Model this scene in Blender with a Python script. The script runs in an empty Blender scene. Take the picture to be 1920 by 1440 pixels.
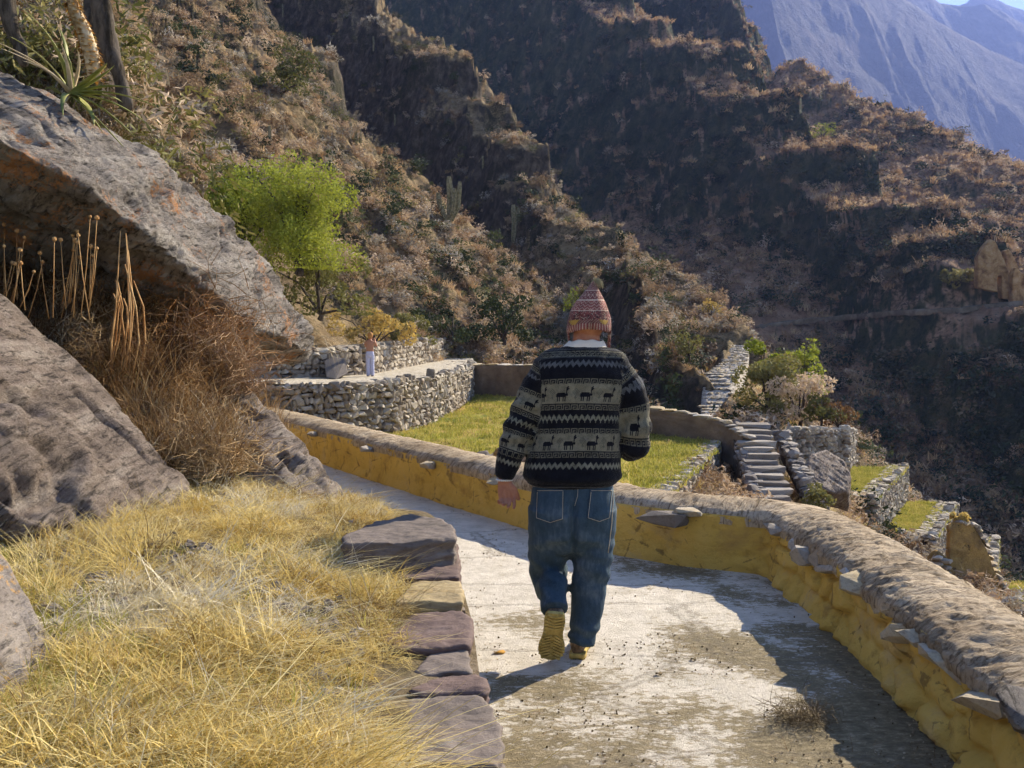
import bpy, bmesh, math, random
import numpy as np
from mathutils import Vector, Matrix, noise as mnoise
random.seed(7); RNG = np.random.default_rng(7)
scene = bpy.context.scene
C = scene.collection
rad = math.radians
FPX = 1867.0; EYE = 1.6; HY = 600.0

# ------------------------------------------------------------ camera, sky, sun, exposure
cam_d = bpy.data.cameras.new('camera'); cam = bpy.data.objects.new('camera', cam_d); C.objects.link(cam)
cam_d.sensor_width = 36.0; cam_d.lens = 36.0 * FPX / 1920.0; cam_d.clip_start = 0.05; cam_d.clip_end = 20000
PITCH = math.atan((720 - HY) / FPX)
cam.location = (0, 0, EYE); cam.rotation_euler = (math.pi / 2 - PITCH, 0, 0)
scene.camera = cam
SUN_EL, SUN_AZ = 31.0, 44.0            # degrees; azimuth from +Y towards +X
world = bpy.data.worlds.new('World'); scene.world = world; world.use_nodes = True
wn = world.node_tree.nodes; wl = world.node_tree.links
sky = wn.new('ShaderNodeTexSky'); sky.sky_type = 'NISHITA'; sky.sun_disc = False
sky.sun_elevation = rad(SUN_EL); sky.sun_rotation = rad(SUN_AZ); sky.altitude = 2800
sky.air_density = 1.0; sky.dust_density = 0.6; sky.ozone_density = 1.0
bgn = wn['Background']; bgn.inputs['Strength'].default_value = 0.115
wl.new(sky.outputs[0], bgn.inputs[0])
sd = bpy.data.lights.new('sun', 'SUN'); sd.energy = 5.0; sd.angle = rad(0.53); sd.color = (1.0, 0.90, 0.73)
sun = bpy.data.objects.new('sun', sd); C.objects.link(sun)
SUNV = Vector((math.sin(rad(SUN_AZ)) * math.cos(rad(SUN_EL)), math.cos(rad(SUN_AZ)) * math.cos(rad(SUN_EL)), math.sin(rad(SUN_EL))))
sun.rotation_euler = SUNV.to_track_quat('Z', 'Y').to_euler(); sun.location = (5, 5, 20)
scene.view_settings.view_transform = 'Standard'; scene.view_settings.look = 'None'
scene.view_settings.gamma = 1.0; scene.view_settings.exposure = 2.15
try: scene.view_settings.use_curve_mapping = False
except Exception: pass
scene.render.engine = 'CYCLES'
cy = scene.cycles
cy.max_bounces = 4; cy.diffuse_bounces = 2; cy.glossy_bounces = 1; cy.transmission_bounces = 2; cy.volume_bounces = 0
cy.transparent_max_bounces = 4; cy.use_denoising = True; cy.use_adaptive_sampling = True; cy.adaptive_threshold = 0.035

# ------------------------------------------------------------ helpers
def ray(px, py):
    return (px - 960.0) / FPX, (HY - py) / FPX            # x and z per metre of forward distance (level frame)
PC, PS = math.cos(PITCH), math.sin(PITCH)
def ray(px, py):                                           # exact pitched pinhole, per metre of +Y
    u = (px - 960.0) / FPX; v = (720.0 - py) / FPX
    y = PC + v * PS; z = -PS + v * PC
    return u / y, z / y
def PD(px, py, D):
    x, z = ray(px, py); return Vector((x * D, D, EYE + z * D))
def PZ(px, py, zz):
    x, z = ray(px, py); D = (zz - EYE) / z; return Vector((x * D, D, zz))

def link_obj(name, data, parent=None, mats=None):
    o = bpy.data.objects.new(name, data); C.objects.link(o)
    if parent is not None: o.parent = parent
    if mats is not None and data is not None:
        for m in (mats if isinstance(mats, (list, tuple)) else [mats]): data.materials.append(m)
    return o
def tag(o, label=None, cat=None, group=None, kind=None):
    if label: o['label'] = label
    if cat: o['category'] = cat
    if group: o['group'] = group
    if kind: o['kind'] = kind
    elif cat and 'kind' not in o: o['kind'] = 'thing'
    return o
def empty(name, loc=(0, 0, 0), rz=0):
    o = bpy.data.objects.new(name, None); C.objects.link(o); o.location = loc; o.rotation_euler = (0, 0, rz); o.empty_display_size = .1
    return o
def mesh_np(name, V, F, smooth=True):
    """V (n,3) array, F (m,3|4) int array or list of lists"""
    me = bpy.data.meshes.new(name); V = np.asarray(V, dtype=np.float32)
    if isinstance(F, np.ndarray):
        k = F.shape[1]; m = F.shape[0]
        me.vertices.add(len(V)); me.vertices.foreach_set('co', V.ravel())
        me.loops.add(m * k); me.loops.foreach_set('vertex_index', F.astype(np.int32).ravel())
        me.polygons.add(m); me.polygons.foreach_set('loop_start', np.arange(0, m * k, k, dtype=np.int32))
        me.update(calc_edges=True); me.validate()
    else:
        me.from_pydata([tuple(v) for v in V], [], [tuple(f) for f in F])
    if smooth: me.polygons.foreach_set('use_smooth', np.ones(len(me.polygons), dtype=bool))
    me.update(); return me
def grid_faces(n, m):
    i = np.arange(n - 1)[:, None]; j = np.arange(m - 1)[None, :]
    a = i * m + j
    return np.stack([a, a + m, a + m + 1, a + 1], -1).reshape(-1, 4)

# vectorised gradient noise
_P = RNG.permutation(512).astype(np.int64); _P = np.concatenate([_P, _P, _P])
_G = RNG.normal(size=(512, 3)); _G /= np.linalg.norm(_G, axis=1)[:, None]; _G = _G.astype(np.float32)
def pn(x, y, z=0.0):
    x = np.asarray(x, dtype=np.float64); y = np.broadcast_to(y, x.shape).astype(np.float64); z = np.broadcast_to(z, x.shape).astype(np.float64)
    xi = np.floor(x).astype(np.int64); yi = np.floor(y).astype(np.int64); zi = np.floor(z).astype(np.int64)
    xf = (x - xi).astype(np.float32); yf = (y - yi).astype(np.float32); zf = (z - zi).astype(np.float32)
    xi &= 511; yi &= 511; zi &= 511
    u = xf * xf * xf * (xf * (xf * 6 - 15) + 10); v = yf * yf * yf * (yf * (yf * 6 - 15) + 10); w = zf * zf * zf * (zf * (zf * 6 - 15) + 10)
    r = 0.0
    for a in (0, 1):
        ax = _P[(xi + a) & 511]; wx = u if a else 1 - u
        for b in (0, 1):
            bx = _P[ax + ((yi + b) & 511)]; wy = v if b else 1 - v
            for c in (0, 1):
                g = _G[_P[bx + ((zi + c) & 511)]]; wz = w if c else 1 - w
                r = r + wx * wy * wz * (g[..., 0] * (xf - a) + g[..., 1] * (yf - b) + g[..., 2] * (zf - c))
    return r * 1.5
def fbm(x, y, z=0.0, octv=4, lac=2.05, gain=.5, ridge=False):
    s = 0.0; a = 1.0; f = 1.0; t = 0
    for k in range(octv):
        n = pn(np.asarray(x) * f + 17.3 * k, np.asarray(y) * f - 9.1 * k, np.asarray(z) * f + 4.7 * k)
        if ridge: n = 1 - 2 * np.abs(n)
        s = s + a * n; t += a; a *= gain; f *= lac
    return s / t
def sstep(a, b, x):
    t = np.clip((x - a) / (b - a), 0, 1); return t * t * (3 - 2 * t)

# node material helpers
class NM:
    def __init__(s, name, rough=.9, spec=.2):
        s.m = bpy.data.materials.new(name); s.m.use_nodes = True; s.t = s.m.node_tree; s.n = s.t.nodes
        s.b = s.n['Principled BSDF']; s.b.inputs['Roughness'].default_value = rough; s.b.inputs['Specular IOR Level'].default_value = spec
        s.out = s.n['Material Output']; s._co = None; s.hgt = None
    def new(s, t, **k):
        q = s.n.new(t)
        for a, b in k.items(): setattr(q, a, b)
        return q
    def L(s, a, b): s.t.links.new(a, b)
    def co(s, scale=(1, 1, 1), rot=(0, 0, 0), kind='pos', loc=(0, 0, 0)):
        if kind == 'pos': src = s.new('ShaderNodeNewGeometry').outputs['Position']
        else: src = s.new('ShaderNodeTexCoord').outputs[kind]
        if scale == (1, 1, 1) and rot == (0, 0, 0): return src
        # rotate then scale
        r = s.new('ShaderNodeMapping'); r.inputs['Rotation'].default_value = rot; s.L(src, r.inputs[0])
        m = s.new('ShaderNodeMapping'); m.inputs['Scale'].default_value = scale; m.inputs['Location'].default_value = loc; s.L(r.outputs[0], m.inputs[0])
        return m.outputs[0]
    def noise(s, co, scale, detail=6, rough=.6, dist=0.0):
        q = s.new('ShaderNodeTexNoise'); q.inputs['Scale'].default_value = scale; q.inputs['Detail'].default_value = detail
        q.inputs['Roughness'].default_value = rough; q.inputs['Distortion'].default_value = dist; s.L(co, q.inputs['Vector']); return q.outputs['Fac']
    def voro(s, co, scale, feat='F1', rnd=1.0, out='Distance'):
        q = s.new('ShaderNodeTexVoronoi', feature=feat); q.inputs['Scale'].default_value = scale; q.inputs['Randomness'].default_value = rnd
        s.L(co, q.inputs['Vector']); return q.outputs[out]
    def ramp(s, fac, stops):
        q = s.new('ShaderNodeValToRGB'); e = q.color_ramp.elements
        while len(e) < len(stops): e.new(.5)
        for i, (p, c) in enumerate(stops):
            e[i].position = p
            if not isinstance(c, (tuple, list)): c = (c, c, c)
            e[i].color = (*c[:3], 1)
        s.L(fac, q.inputs[0]); return q.outputs[0]
    def mix(s, fac, a, b, mode='MIX'):
        q = s.new('ShaderNodeMix', data_type='RGBA', blend_type=mode)
        for i, v in ((0, fac), (6, a), (7, b)):
            if hasattr(v, 'is_linked'): s.L(v, q.inputs[i])
            elif i == 0: q.inputs[0].default_value = v
            else: q.inputs[i].default_value = (*v[:3], 1) if isinstance(v, (tuple, list)) else (v, v, v, 1)
        return q.outputs[2]
    def math(s, op, a, b=None, clamp=False):
        q = s.new('ShaderNodeMath', operation=op); q.use_clamp = clamp
        for i, v in ((0, a), (1, b)):
            if v is None: continue
            if hasattr(v, 'is_linked'): s.L(v, q.inputs[i])
            else: q.inputs[i].default_value = v
        return q.outputs[0]
    def base(s, c):
        if hasattr(c, 'is_linked'): s.L(c, s.b.inputs['Base Color'])
        else: s.b.inputs['Base Color'].default_value = (*c[:3], 1)
    def bump(s, h, dist, strength=1.0):
        q = s.new('ShaderNodeBump'); q.inputs['Distance'].default_value = dist; q.inputs['Strength'].default_value = strength
        s.L(h, q.inputs['Height'])
        if s.hgt is not None: s.L(s.hgt, q.inputs['Normal'])
        s.hgt = q.outputs[0]; s.L(s.hgt, s.b.inputs['Normal'])
    def objrand(s): return s.new('ShaderNodeObjectInfo').outputs['Random']
    def normz(s):
        g = s.new('ShaderNodeNewGeometry'); x = s.new('ShaderNodeSeparateXYZ'); s.L(g.outputs['Normal'], x.inputs[0]); return x.outputs[2]

def leaf_mat(name, cols, trans=.35, vary=.5):
    """foliage: colour per instance or object, a little light passing through"""
    q = NM(name, .75, .15)
    r = q.objrand(); n = q.noise(q.co(), 1.3, 3)
    f = q.math('ADD', q.math('MULTIPLY', r, vary), q.math('MULTIPLY', n, 1 - vary), True)
    k = len(cols); c = q.ramp(f, [(.15 + .7 * i / max(1, k - 1), cc) for i, cc in enumerate(cols)])
    q.base(c)
    tr = q.new('ShaderNodeBsdfTranslucent'); q.L(c, tr.inputs[0])
    mx = q.new('ShaderNodeMixShader'); mx.inputs[0].default_value = trans
    q.L(q.b.outputs[0], mx.inputs[1]); q.L(tr.outputs[0], mx.inputs[2]); q.L(mx.outputs[0], q.out.inputs[0])
    return q.m

# geometry-node scatter: one object holding instances of several small meshes
def scatter(name, P, R, S, variants, kind='stuff', label=None, cat=None, parent=None):
    """P (n,3), R (n,3) euler, S (n,) or (n,3)"""
    P = np.asarray(P, dtype=np.float32); n = len(P)
    me = bpy.data.meshes.new(name); me.vertices.add(n); me.vertices.foreach_set('co', P.ravel())
    a = me.attributes.new('rot_e', 'FLOAT_VECTOR', 'POINT'); a.data.foreach_set('vector', np.asarray(R, dtype=np.float32).ravel())
    S = np.asarray(S, dtype=np.float32)
    if S.ndim == 1: S = np.repeat(S[:, None], 3, 1)
    a = me.attributes.new('scl', 'FLOAT_VECTOR', 'POINT'); a.data.foreach_set('vector', S.ravel())
    a = me.attributes.new('vid', 'INT', 'POINT'); a.data.foreach_set('value', RNG.integers(0, len(variants), n).astype(np.int32))
    o = link_obj(name, me, parent)
    g = bpy.data.node_groups.new('scatter_' + name, 'GeometryNodeTree')
    g.interface.new_socket('Geometry', in_out='INPUT', socket_type='NodeSocketGeometry')
    g.interface.new_socket('Geometry', in_out='OUTPUT', socket_type='NodeSocketGeometry')
    N = g.nodes; gi = N.new('NodeGroupInput'); go = N.new('NodeGroupOutput')
    jn = N.new('GeometryNodeJoinGeometry')
    for v in reversed(variants):
        oi = N.new('GeometryNodeObjectInfo'); oi.inputs['Object'].default_value = v; oi.inputs['As Instance'].default_value = False
        gt = N.new('GeometryNodeGeometryToInstance'); g.links.new(oi.outputs['Geometry'], gt.inputs[0]); g.links.new(gt.outputs[0], jn.inputs[0])
    ip = N.new('GeometryNodeInstanceOnPoints'); ip.inputs['Pick Instance'].default_value = True
    g.links.new(gi.outputs[0], ip.inputs['Points']); g.links.new(jn.outputs[0], ip.inputs['Instance'])
    def attr(nm, ty):
        q = N.new('GeometryNodeInputNamedAttribute'); q.data_type = ty; q.inputs['Name'].default_value = nm; return q.outputs['Attribute']
    g.links.new(attr('vid', 'INT'), ip.inputs['Instance Index'])
    e2r = N.new('FunctionNodeEulerToRotation'); g.links.new(attr('rot_e', 'FLOAT_VECTOR'), e2r.inputs[0]); g.links.new(e2r.outputs[0], ip.inputs['Rotation'])
    g.links.new(attr('scl', 'FLOAT_VECTOR'), ip.inputs['Scale']); g.links.new(ip.outputs[0], go.inputs[0])
    m = o.modifiers.new('scatter', 'NODES'); m.node_group = g
    tag(o, label, cat, None, kind)
    return o
def proto(name, me, mats=None):
    """an unlinked mesh object that only serves as a source for scatter()"""
    o = bpy.data.objects.new(name, me)
    if mats is not None:
        for m in (mats if isinstance(mats, (list, tuple)) else [mats]): me.materials.append(m)
    return o
# ------------------------------------------------------------ terrain heights
def crest_pts(L):
    return np.array([[*PD(px, py, D)] for px, py, D in L])
def tent(x, y, pts, sl, sr, shelf=0.0, ss=.3):
    """height of a ridge: crest polyline, slope per metre on its left and right (walking order); arrays per point allowed"""
    h = np.full(x.shape, -1e4)
    sl = np.broadcast_to(sl, len(pts)); sr = np.broadcast_to(sr, len(pts))
    for i in range(len(pts) - 1):
        a = pts[i]; b = pts[i + 1]; dx, dy = b[0] - a[0], b[1] - a[1]; L2 = dx * dx + dy * dy
        t = np.clip(((x - a[0]) * dx + (y - a[1]) * dy) / L2, 0, 1)
        qx = x - (a[0] + t * dx); qy = y - (a[1] + t * dy); d = np.sqrt(qx * qx + qy * qy)
        side = dx * qy - dy * qx            # >0 : left of walking direction
        s = np.where(side > 0, sl[i] + (sl[i + 1] - sl[i]) * t, sr[i] + (sr[i + 1] - sr[i]) * t)
        if shelf > 0: drop = np.where(side > 0, s * d, np.where(d < shelf, np.minimum(ss, s) * d, np.minimum(ss, s) * shelf + s * 1.25 * (d - shelf)))
        else: drop = s * d
        h = np.maximum(h, a[2] + t * (b[2] - a[2]) - drop)
    return h
# crests walk from far to near (down the picture); camera side = their right-hand side when walking towards the camera from the far left
CB = crest_pts([(470, -420, 190), (560, -200, 172), (690, 0, 155), (790, 80, 142), (860, 108, 132), (925, 205, 124), (1000, 275, 112), (1020, 340, 106), (1120, 420, 95), (1240, 500, 82), (1370, 600, 68)])
CF = crest_pts([(1165, 470, 78), (1190, 520, 66), (1215, 600, 57), (1250, 660, 52), (1330, 715, 48)])
CE = crest_pts([(1385, 620, 66), (1345, 690, 54), (1368, 745, 45), (1400, 790, 38), (1440, 835, 33)])
C1 = crest_pts([(1040, -150, 330), (1140, -30, 290), (1225, 52, 258), (1335, 92, 236), (1440, 190, 208), (1560, 288, 184), (1700, 392, 160), (1800, 452, 143), (1850, 500, 133), (1960, 580, 120), (2150, 700, 105), (2400, 880, 95)])
C2 = crest_pts([(300, -900, 620), (900, -520, 470), (1250, -200, 345), (1375, -10, 305), (1430, 148, 272), (1500, 122, 258), (1600, 178, 240), (1740, 250, 215), (1830, 342, 195), (1920, 400, 180), (2100, 520, 160), (2400, 700, 150)])
YG = np.array([[-90, 150], [-45, 118], [-26, 103], [-17, 97], [-12.6, 80], [-8.8, 82], [0, 84], [9, 84], [40, 84]])
def H_macro(x, y):
    # hill A: a plane falling to the right, cut off by the gully
    ax = -.8 * (x + 5) + .35 * (y - 52)
    nz = fbm(x / 9, y / 9, 3.1, 3)
    yg = np.interp(x, YG[:, 0], YG[:, 1]) + 5 * nz
    hA = ax - 1.6 * np.maximum(0, y - yg)
    hB = tent(x, y, CB, 1.5, np.array([1.9, 1.9, 1.9, 2.0, 2.1, 2.2, 2.2, 2.0, 1.0, .7, .6]), 5.0, .22)
    hF = tent(x, y, CF, 1.4, np.array([1.5, 2.2, 2.6, 2.6, 2.4]))
    hE = tent(x, y, CE, .95, np.array([.8, 1.2, 1.6, 1.6, 1.2]))
    g0 = -2.85 - .5 * np.maximum(0, x - 5.5) + .10 * np.maximum(0, y - 44) * sstep(12, 4, x)
    g0 = g0 - .7 * np.maximum(0, x - 20) - .25 * np.maximum(0, y - 60) * sstep(2, 14, x); g0 = np.maximum(g0, -75)
    near = np.maximum.reduce([hA, hB, hF, hE, g0])
    h1 = tent(x, y, C1, 1.2, np.array([1.5, 1.5, 1.4, 1.35, 1.35, 1.35, 1.4, 1.4, 1.35, 1.3, 1.3, 1.3]), 13.0, .10)
    # a shoulder along the crest that catches the sun
    h2 = tent(x, y, C2, 2.2, np.array([1.6, 1.6, 1.6, 1.6, .9, .6, .5, .46, .44, .44, .44, .44]))
    far = np.maximum(h1, h2)
    return near, far
def HT(x, y):
    x = np.asarray(x, dtype=np.float64); y = np.asarray(y, dtype=np.float64)
    d = np.hypot(x, y); s = np.clip(d / 100.0, .12, 2.5)
    amp = sstep(24, 60, d)
    wx = fbm(x / 6, y / 6, 1.7, 4, gain=.6) * 2.0 * amp * s
    wy = fbm(x / 6, y / 6, 8.2, 4, gain=.6) * 2.0 * amp * s
    near, far = H_macro(x + wx, y + wy)
    rg = fbm(x / 7, y / 7, 5.5, 5, gain=.55, ridge=True)
    rg2 = fbm(x / 1.6, y / 1.6, 2.5, 4, gain=.6)
    fall = fbm((x * .40 + y * .92) / 4.6 + .5 * fbm(x / 9, y / 9, 4.4, 2), (x * .92 - y * .40) / 17, 6.1, 4, gain=.5, ridge=True)
    near = near + (fall - .5) * 2.3 * sstep(40, 60, d) * sstep(16, 2, x)
    near = near + (rg - .45) * 1.5 * amp * s + rg2 * .5 * s + rg2 * .05
    rg3 = fbm(x / 22, y / 22, 7.7, 5, gain=.55, ridge=True)
    far = far + (rg3 - .45) * 3.4 + rg2 * 1.2
    return near, far
def HZ(x, y):
    a, b = HT(x, y); return np.maximum(a, b)

# per column profile, resampled evenly in angle and distance
NC, NF, NR = 800, 1250, 520
pxs = np.linspace(-170, 2110, NC)
Dm = np.geomspace(3.0, 620, NF)
U = np.array([(p - 960.0) / FPX for p in pxs])
X = U[:, None] * Dm[None, :] ; Y = np.broadcast_to(Dm[None, :], X.shape)
Zn, Zf = HT(X, Y); Z = np.maximum(Zn, Zf)
el = np.arctan2(Z - EYE, Y); ds = np.hypot(np.diff(np.log(Dm))[None, :] * .55, np.diff(el, axis=1) * 1.25)
s = np.concatenate([np.zeros((NC, 1)), np.cumsum(ds, 1)], 1)
# smooth the parametrisation across columns so that the quads stay regular
sn = s / s[:, -1:]
ker = np.hanning(81); ker /= ker.sum()
pad = np.pad(sn, ((40, 40), (0, 0)), mode='edge'); sn = sum(ker[k] * pad[k:k + NC] for k in range(81))
tt = np.linspace(0, 1, NR)
Dr = np.stack([np.interp(tt, sn[i], Dm) for i in range(NC)])
XX = U[:, None] * Dr; YY = Dr
Zn, Zf = HT(XX, YY); ZZ = np.maximum(Zn, Zf); isfar = Zf > Zn
V = np.stack([XX, YY, ZZ], -1).reshape(-1, 3)
Fq = grid_faces(NC, NR)[:, ::-1]
ff = isfar.reshape(-1)[Fq].sum(1) >= 2
def sub_mesh(name, sel):
    f = Fq[sel]; used, inv = np.unique(f, return_inverse=True)
    return mesh_np(name, V[used], inv.reshape(-1, 4))

def hill_material(name, grass, rock, shrub, far=False):
    q = NM(name, .95, .1); co = q.co()
    k = .35 if far else 1.0
    n1 = q.noise(co, .09 * k * 1.6, 6, .65); n2 = q.noise(co, .8 * k, 8, .7); n3 = q.noise(co, 4.5 * k, 8, .7)
    g = q.ramp(n2, [(.3, grass[0]), (.5, grass[1]), (.68, grass[2])])
    stre = q.noise(q.co((1, 1, .6)), 1.1 * k, 7, .68, .3)
    r = q.ramp(stre, [(.28, rock[0]), (.48, rock[1]), (.7, rock[2])])
    nz = q.normz()
    st = q.math('ADD', nz, q.math('MULTIPLY', q.math('SUBTRACT', n2, .5), .55))
    st = q.math('ADD', st, q.math('MULTIPLY', q.math('SUBTRACT', n1, .5), .5))
    fac = q.ramp(st, [(.58, 0), (.78, 1)] if far else [(.50, 0), (.66, 1)])
    c = q.mix(fac, r, g)
    sf = q.ramp(q.math('ADD', q.math('MULTIPLY', n3, .5), q.math('MULTIPLY', n1, .5)), [(.50, 0), (.57, 1)])
    sf2 = q.math('MULTIPLY', sf, .8)
    c = q.mix(sf2, c, shrub)
    q.base(c)
    q.bump(n3, .6 / k, .9); q.bump(q.noise(co, 22 * k, 6, .75), .12 / k, .8)
    return q.m
M_hill = hill_material('hill_soil_and_dry_grass', [(0.165, 0.106, 0.047), (0.342, 0.236, 0.118), (0.519, 0.378, 0.201)], [(0.033, 0.026, 0.019), (0.106, 0.083, 0.057), (0.283, 0.212, 0.142)], (0.053, 0.053, 0.021))
M_mtn = hill_material('mountain_rock_and_scrub', [(0.252, 0.140, 0.070), (0.476, 0.280, 0.154), (0.644, 0.420, 0.252)], [(0.025, 0.034, 0.017), (0.077, 0.084, 0.039), (0.210, 0.168, 0.084)], (0.025, 0.039, 0.017), True)
hill = link_obj('hillside', sub_mesh('hillside', ~ff), None, M_hill); tag(hill, 'rugged brown hillside of dry grass and dark rock above the terraces', kind='structure')
mtn = link_obj('mountain', sub_mesh('mountain', ff), None, M_mtn); tag(mtn, 'dark shaded mountain face with a sunlit brown spur across the ravine', kind='structure')

def hit(px, py, d0=14.0, d1=600.0, off=0.0):
    """where the view ray through a pixel meets the terrain"""
    rx, rz = ray(px, py)
    d = np.geomspace(d0, d1, 2500); h = HZ(rx * d, d); zz = EYE + rz * d
    k = np.argmax(h > zz)
    D = d[k] if h[k] > zz[k] else d1
    return Vector((rx * D, D, float(HZ(np.array([rx * D]), np.array([D]))[0]) + off))
def ground(x, y): return float(HZ(np.array([float(x)]), np.array([float(y)]))[0])

# far blue mountains: ridges with real depth, standing kilometres... well, hundreds of metres off
def far_ridge(name, label, crest, depth, slope, seed, mat, nx=460, ny=200):
    P = crest_pts(crest); t = np.linspace(0, len(P) - 1, nx)
    cx = np.interp(t, range(len(P)), P[:, 0]); cy = np.interp(t, range(len(P)), P[:, 1]); cz = np.interp(t, range(len(P)), P[:, 2])
    v = np.linspace(-1, 1, ny); d = v * depth
    X = cx[:, None] + 0 * d; Y = cy[:, None] + d[None, :]
    sc = depth / 4
    wxx = fbm(X / sc * .7, Y / sc * .7, seed + 5, 4) * sc * .9
    rid = fbm((X + wxx) / sc, (Y + wxx) / sc * .8, seed, 8, gain=.52, ridge=True)
    edge = np.abs(d)[None, :]
    Z = cz[:, None] - slope * edge + (rid - .3) * np.minimum(edge * .35 + depth * .012, depth * .09)
    Z = np.maximum(Z, -78)
    m = mesh_np(name, np.stack([X, Y, Z], -1).reshape(-1, 3), grid_faces(nx, ny))
    o = link_obj(name, m, None, mat); tag(o, label, kind='structure'); return o
q = NM('far_mountain_forest', .95, .1); co = q.co()
n = q.noise(co, .004, 8, .7); n2 = q.noise(co, .018, 7, .7)
c = q.ramp(n, [(.38, (.02, .024, .022)), (.52, (.045, .045, .036)), (.68, (.14, .11, .08))])
c = q.mix(q.ramp(n2, [(.52, 0), (.62, 1)]), c, (.10, .095, .08)); q.base(c); q.bump(n2, 30, .8); M_far = q.m
far_ridge('far_mountain', 'hazy blue mountain slope rising beyond the brown ridge', [(1380, -250, 2300), (1500, -160, 2340), (1660, -22, 2400), (1750, 28, 2450), (1855, 90, 2500), (1920, 115, 2540), (2150, 230, 2700), (2500, 420, 2900)], 1500, 1.25, 3.3, M_far)
far_ridge('far_mountain', 'paler blue peak behind the nearer hazy slope, under the strip of sky', [(1560, -120, 3200), (1700, -40, 3200), (1762, 5, 3200), (1800, 12, 3200), (1845, 8, 3200), (1875, 20, 3200), (1930, 52, 3200), (2100, 100, 3200), (2400, 240, 3200)], 600, 1.1, 6.1, M_far)
far_ridge('far_mountain', 'most distant pale blue ridge line touching the sky', [(1600, -40, 4100), (1760, 22, 4100), (1812, 6, 4100), (1832, -12, 4100), (1862, -4, 4100), (1885, 8, 4100), (1935, 24, 4100), (2100, 40, 4100), (2400, 120, 4100)], 500, 1.0, 9.4, M_far)

# haze: one closed box round everything
bm = bmesh.new(); bmesh.ops.create_cube(bm, size=1.0)
for v in bm.verts: v.co = Vector((v.co.x * 9800, v.co.y * 9800, -84 + (v.co.z + .5) * 1484))
me = bpy.data.meshes.new('haze'); bm.to_mesh(me); bm.free()
mh = bpy.data.materials.new('haze_air'); mh.use_nodes = True; nt = mh.node_tree; nt.nodes.remove(nt.nodes['Principled BSDF'])
pv = nt.nodes.new('ShaderNodeVolumePrincipled'); pv.inputs['Color'].default_value = (.12, .165, .38, 1); pv.inputs['Density'].default_value = .00032
pv.inputs['Anisotropy'].default_value = .35
nt.links.new(pv.outputs[0], nt.nodes['Material Output'].inputs['Volume'])
hz = link_obj('haze', me, None, mh); tag(hz, 'thin blue haze filling the valley air', kind='stuff')
# ------------------------------------------------------------ stone building kit
def worley(x, y, seed=0):
    x = np.asarray(x, float); y = np.asarray(y, float); xi = np.floor(x).astype(int); yi = np.floor(y).astype(int)
    f1 = np.full(x.shape, 9.); f2 = np.full(x.shape, 9.); idd = np.zeros(x.shape, int)
    for a in (-1, 0, 1):
        for b in (-1, 0, 1):
            cx = xi + a; cy_ = yi + b; h = _P[(_P[(cx + seed) & 511] + cy_) & 511]; h2 = _P[(h + 91) & 511]
            px = cx + .15 + .7 * h / 512; py = cy_ + .15 + .7 * h2 / 512; d = np.hypot(x - px, y - py)
            n = d < f1; f2 = np.where(n, f1, np.minimum(f2, d)); idd = np.where(n, h, idd); f1 = np.where(n, d, f1)
    return f1, f2, idd
def evaluated(me, mods):
    o = bpy.data.objects.new('tmp', me); C.objects.link(o)
    for ty, kw in mods:
        m = o.modifiers.new('m', ty)
        for k, v in kw.items(): setattr(m, k, v)
    bpy.context.view_layer.update()
    r = bpy.data.meshes.new_from_object(o.evaluated_get(bpy.context.evaluated_depsgraph_get()))
    bpy.data.objects.remove(o); return r
def voxel(me, size, smooth=0):
    mods = [('REMESH', dict(mode='VOXEL', voxel_size=size, use_smooth_shade=True))]
    if smooth: mods.append(('SMOOTH', dict(factor=.5, iterations=smooth)))
    return evaluated(me, mods)
def mesh_arrays(me):
    n = len(me.vertices); V = np.empty(n * 3, np.float32); me.vertices.foreach_get('co', V)
    Nn = np.empty(n * 3, np.float32); me.vertices.foreach_get('normal', Nn); return V.reshape(-1, 3), Nn.reshape(-1, 3)
def set_co(me, V):
    me.vertices.foreach_set('co', np.asarray(V, np.float32).ravel()); me.update()
def smooth_on(me, on=True): me.polygons.foreach_set('use_smooth', np.full(len(me.polygons), on))
def hull_mesh(pts, name='hull'):
    bm = bmesh.new()
    for p in pts: bm.verts.new(p)
    r = bmesh.ops.convex_hull(bm, input=bm.verts)
    bmesh.ops.delete(bm, geom=list({g for g in list(r.get('geom_interior', [])) + list(r.get('geom_unused', [])) if isinstance(g, bmesh.types.BMVert) and g.is_valid}), context='VERTS')
    bmesh.ops.recalc_face_normals(bm, faces=bm.faces)
    me = bpy.data.meshes.new(name); bm.to_mesh(me); bm.free(); return me
def stone_mesh(seed, flat=.0, n=20):
    r = random.Random(seed); P = []
    for i in range(n):
        v = Vector((r.gauss(0, 1), r.gauss(0, 1), r.gauss(0, 1))).normalized()
        m = max(abs(v.x), abs(v.y), abs(v.z)); k = min(1.35, 1 / m) * .9 + .1
        P.append(Vector((v.x * k * .5, v.y * k * .5, v.z * k * .5)) * r.uniform(.86, 1.08))
    return hull_mesh(P, 'stone')
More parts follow.
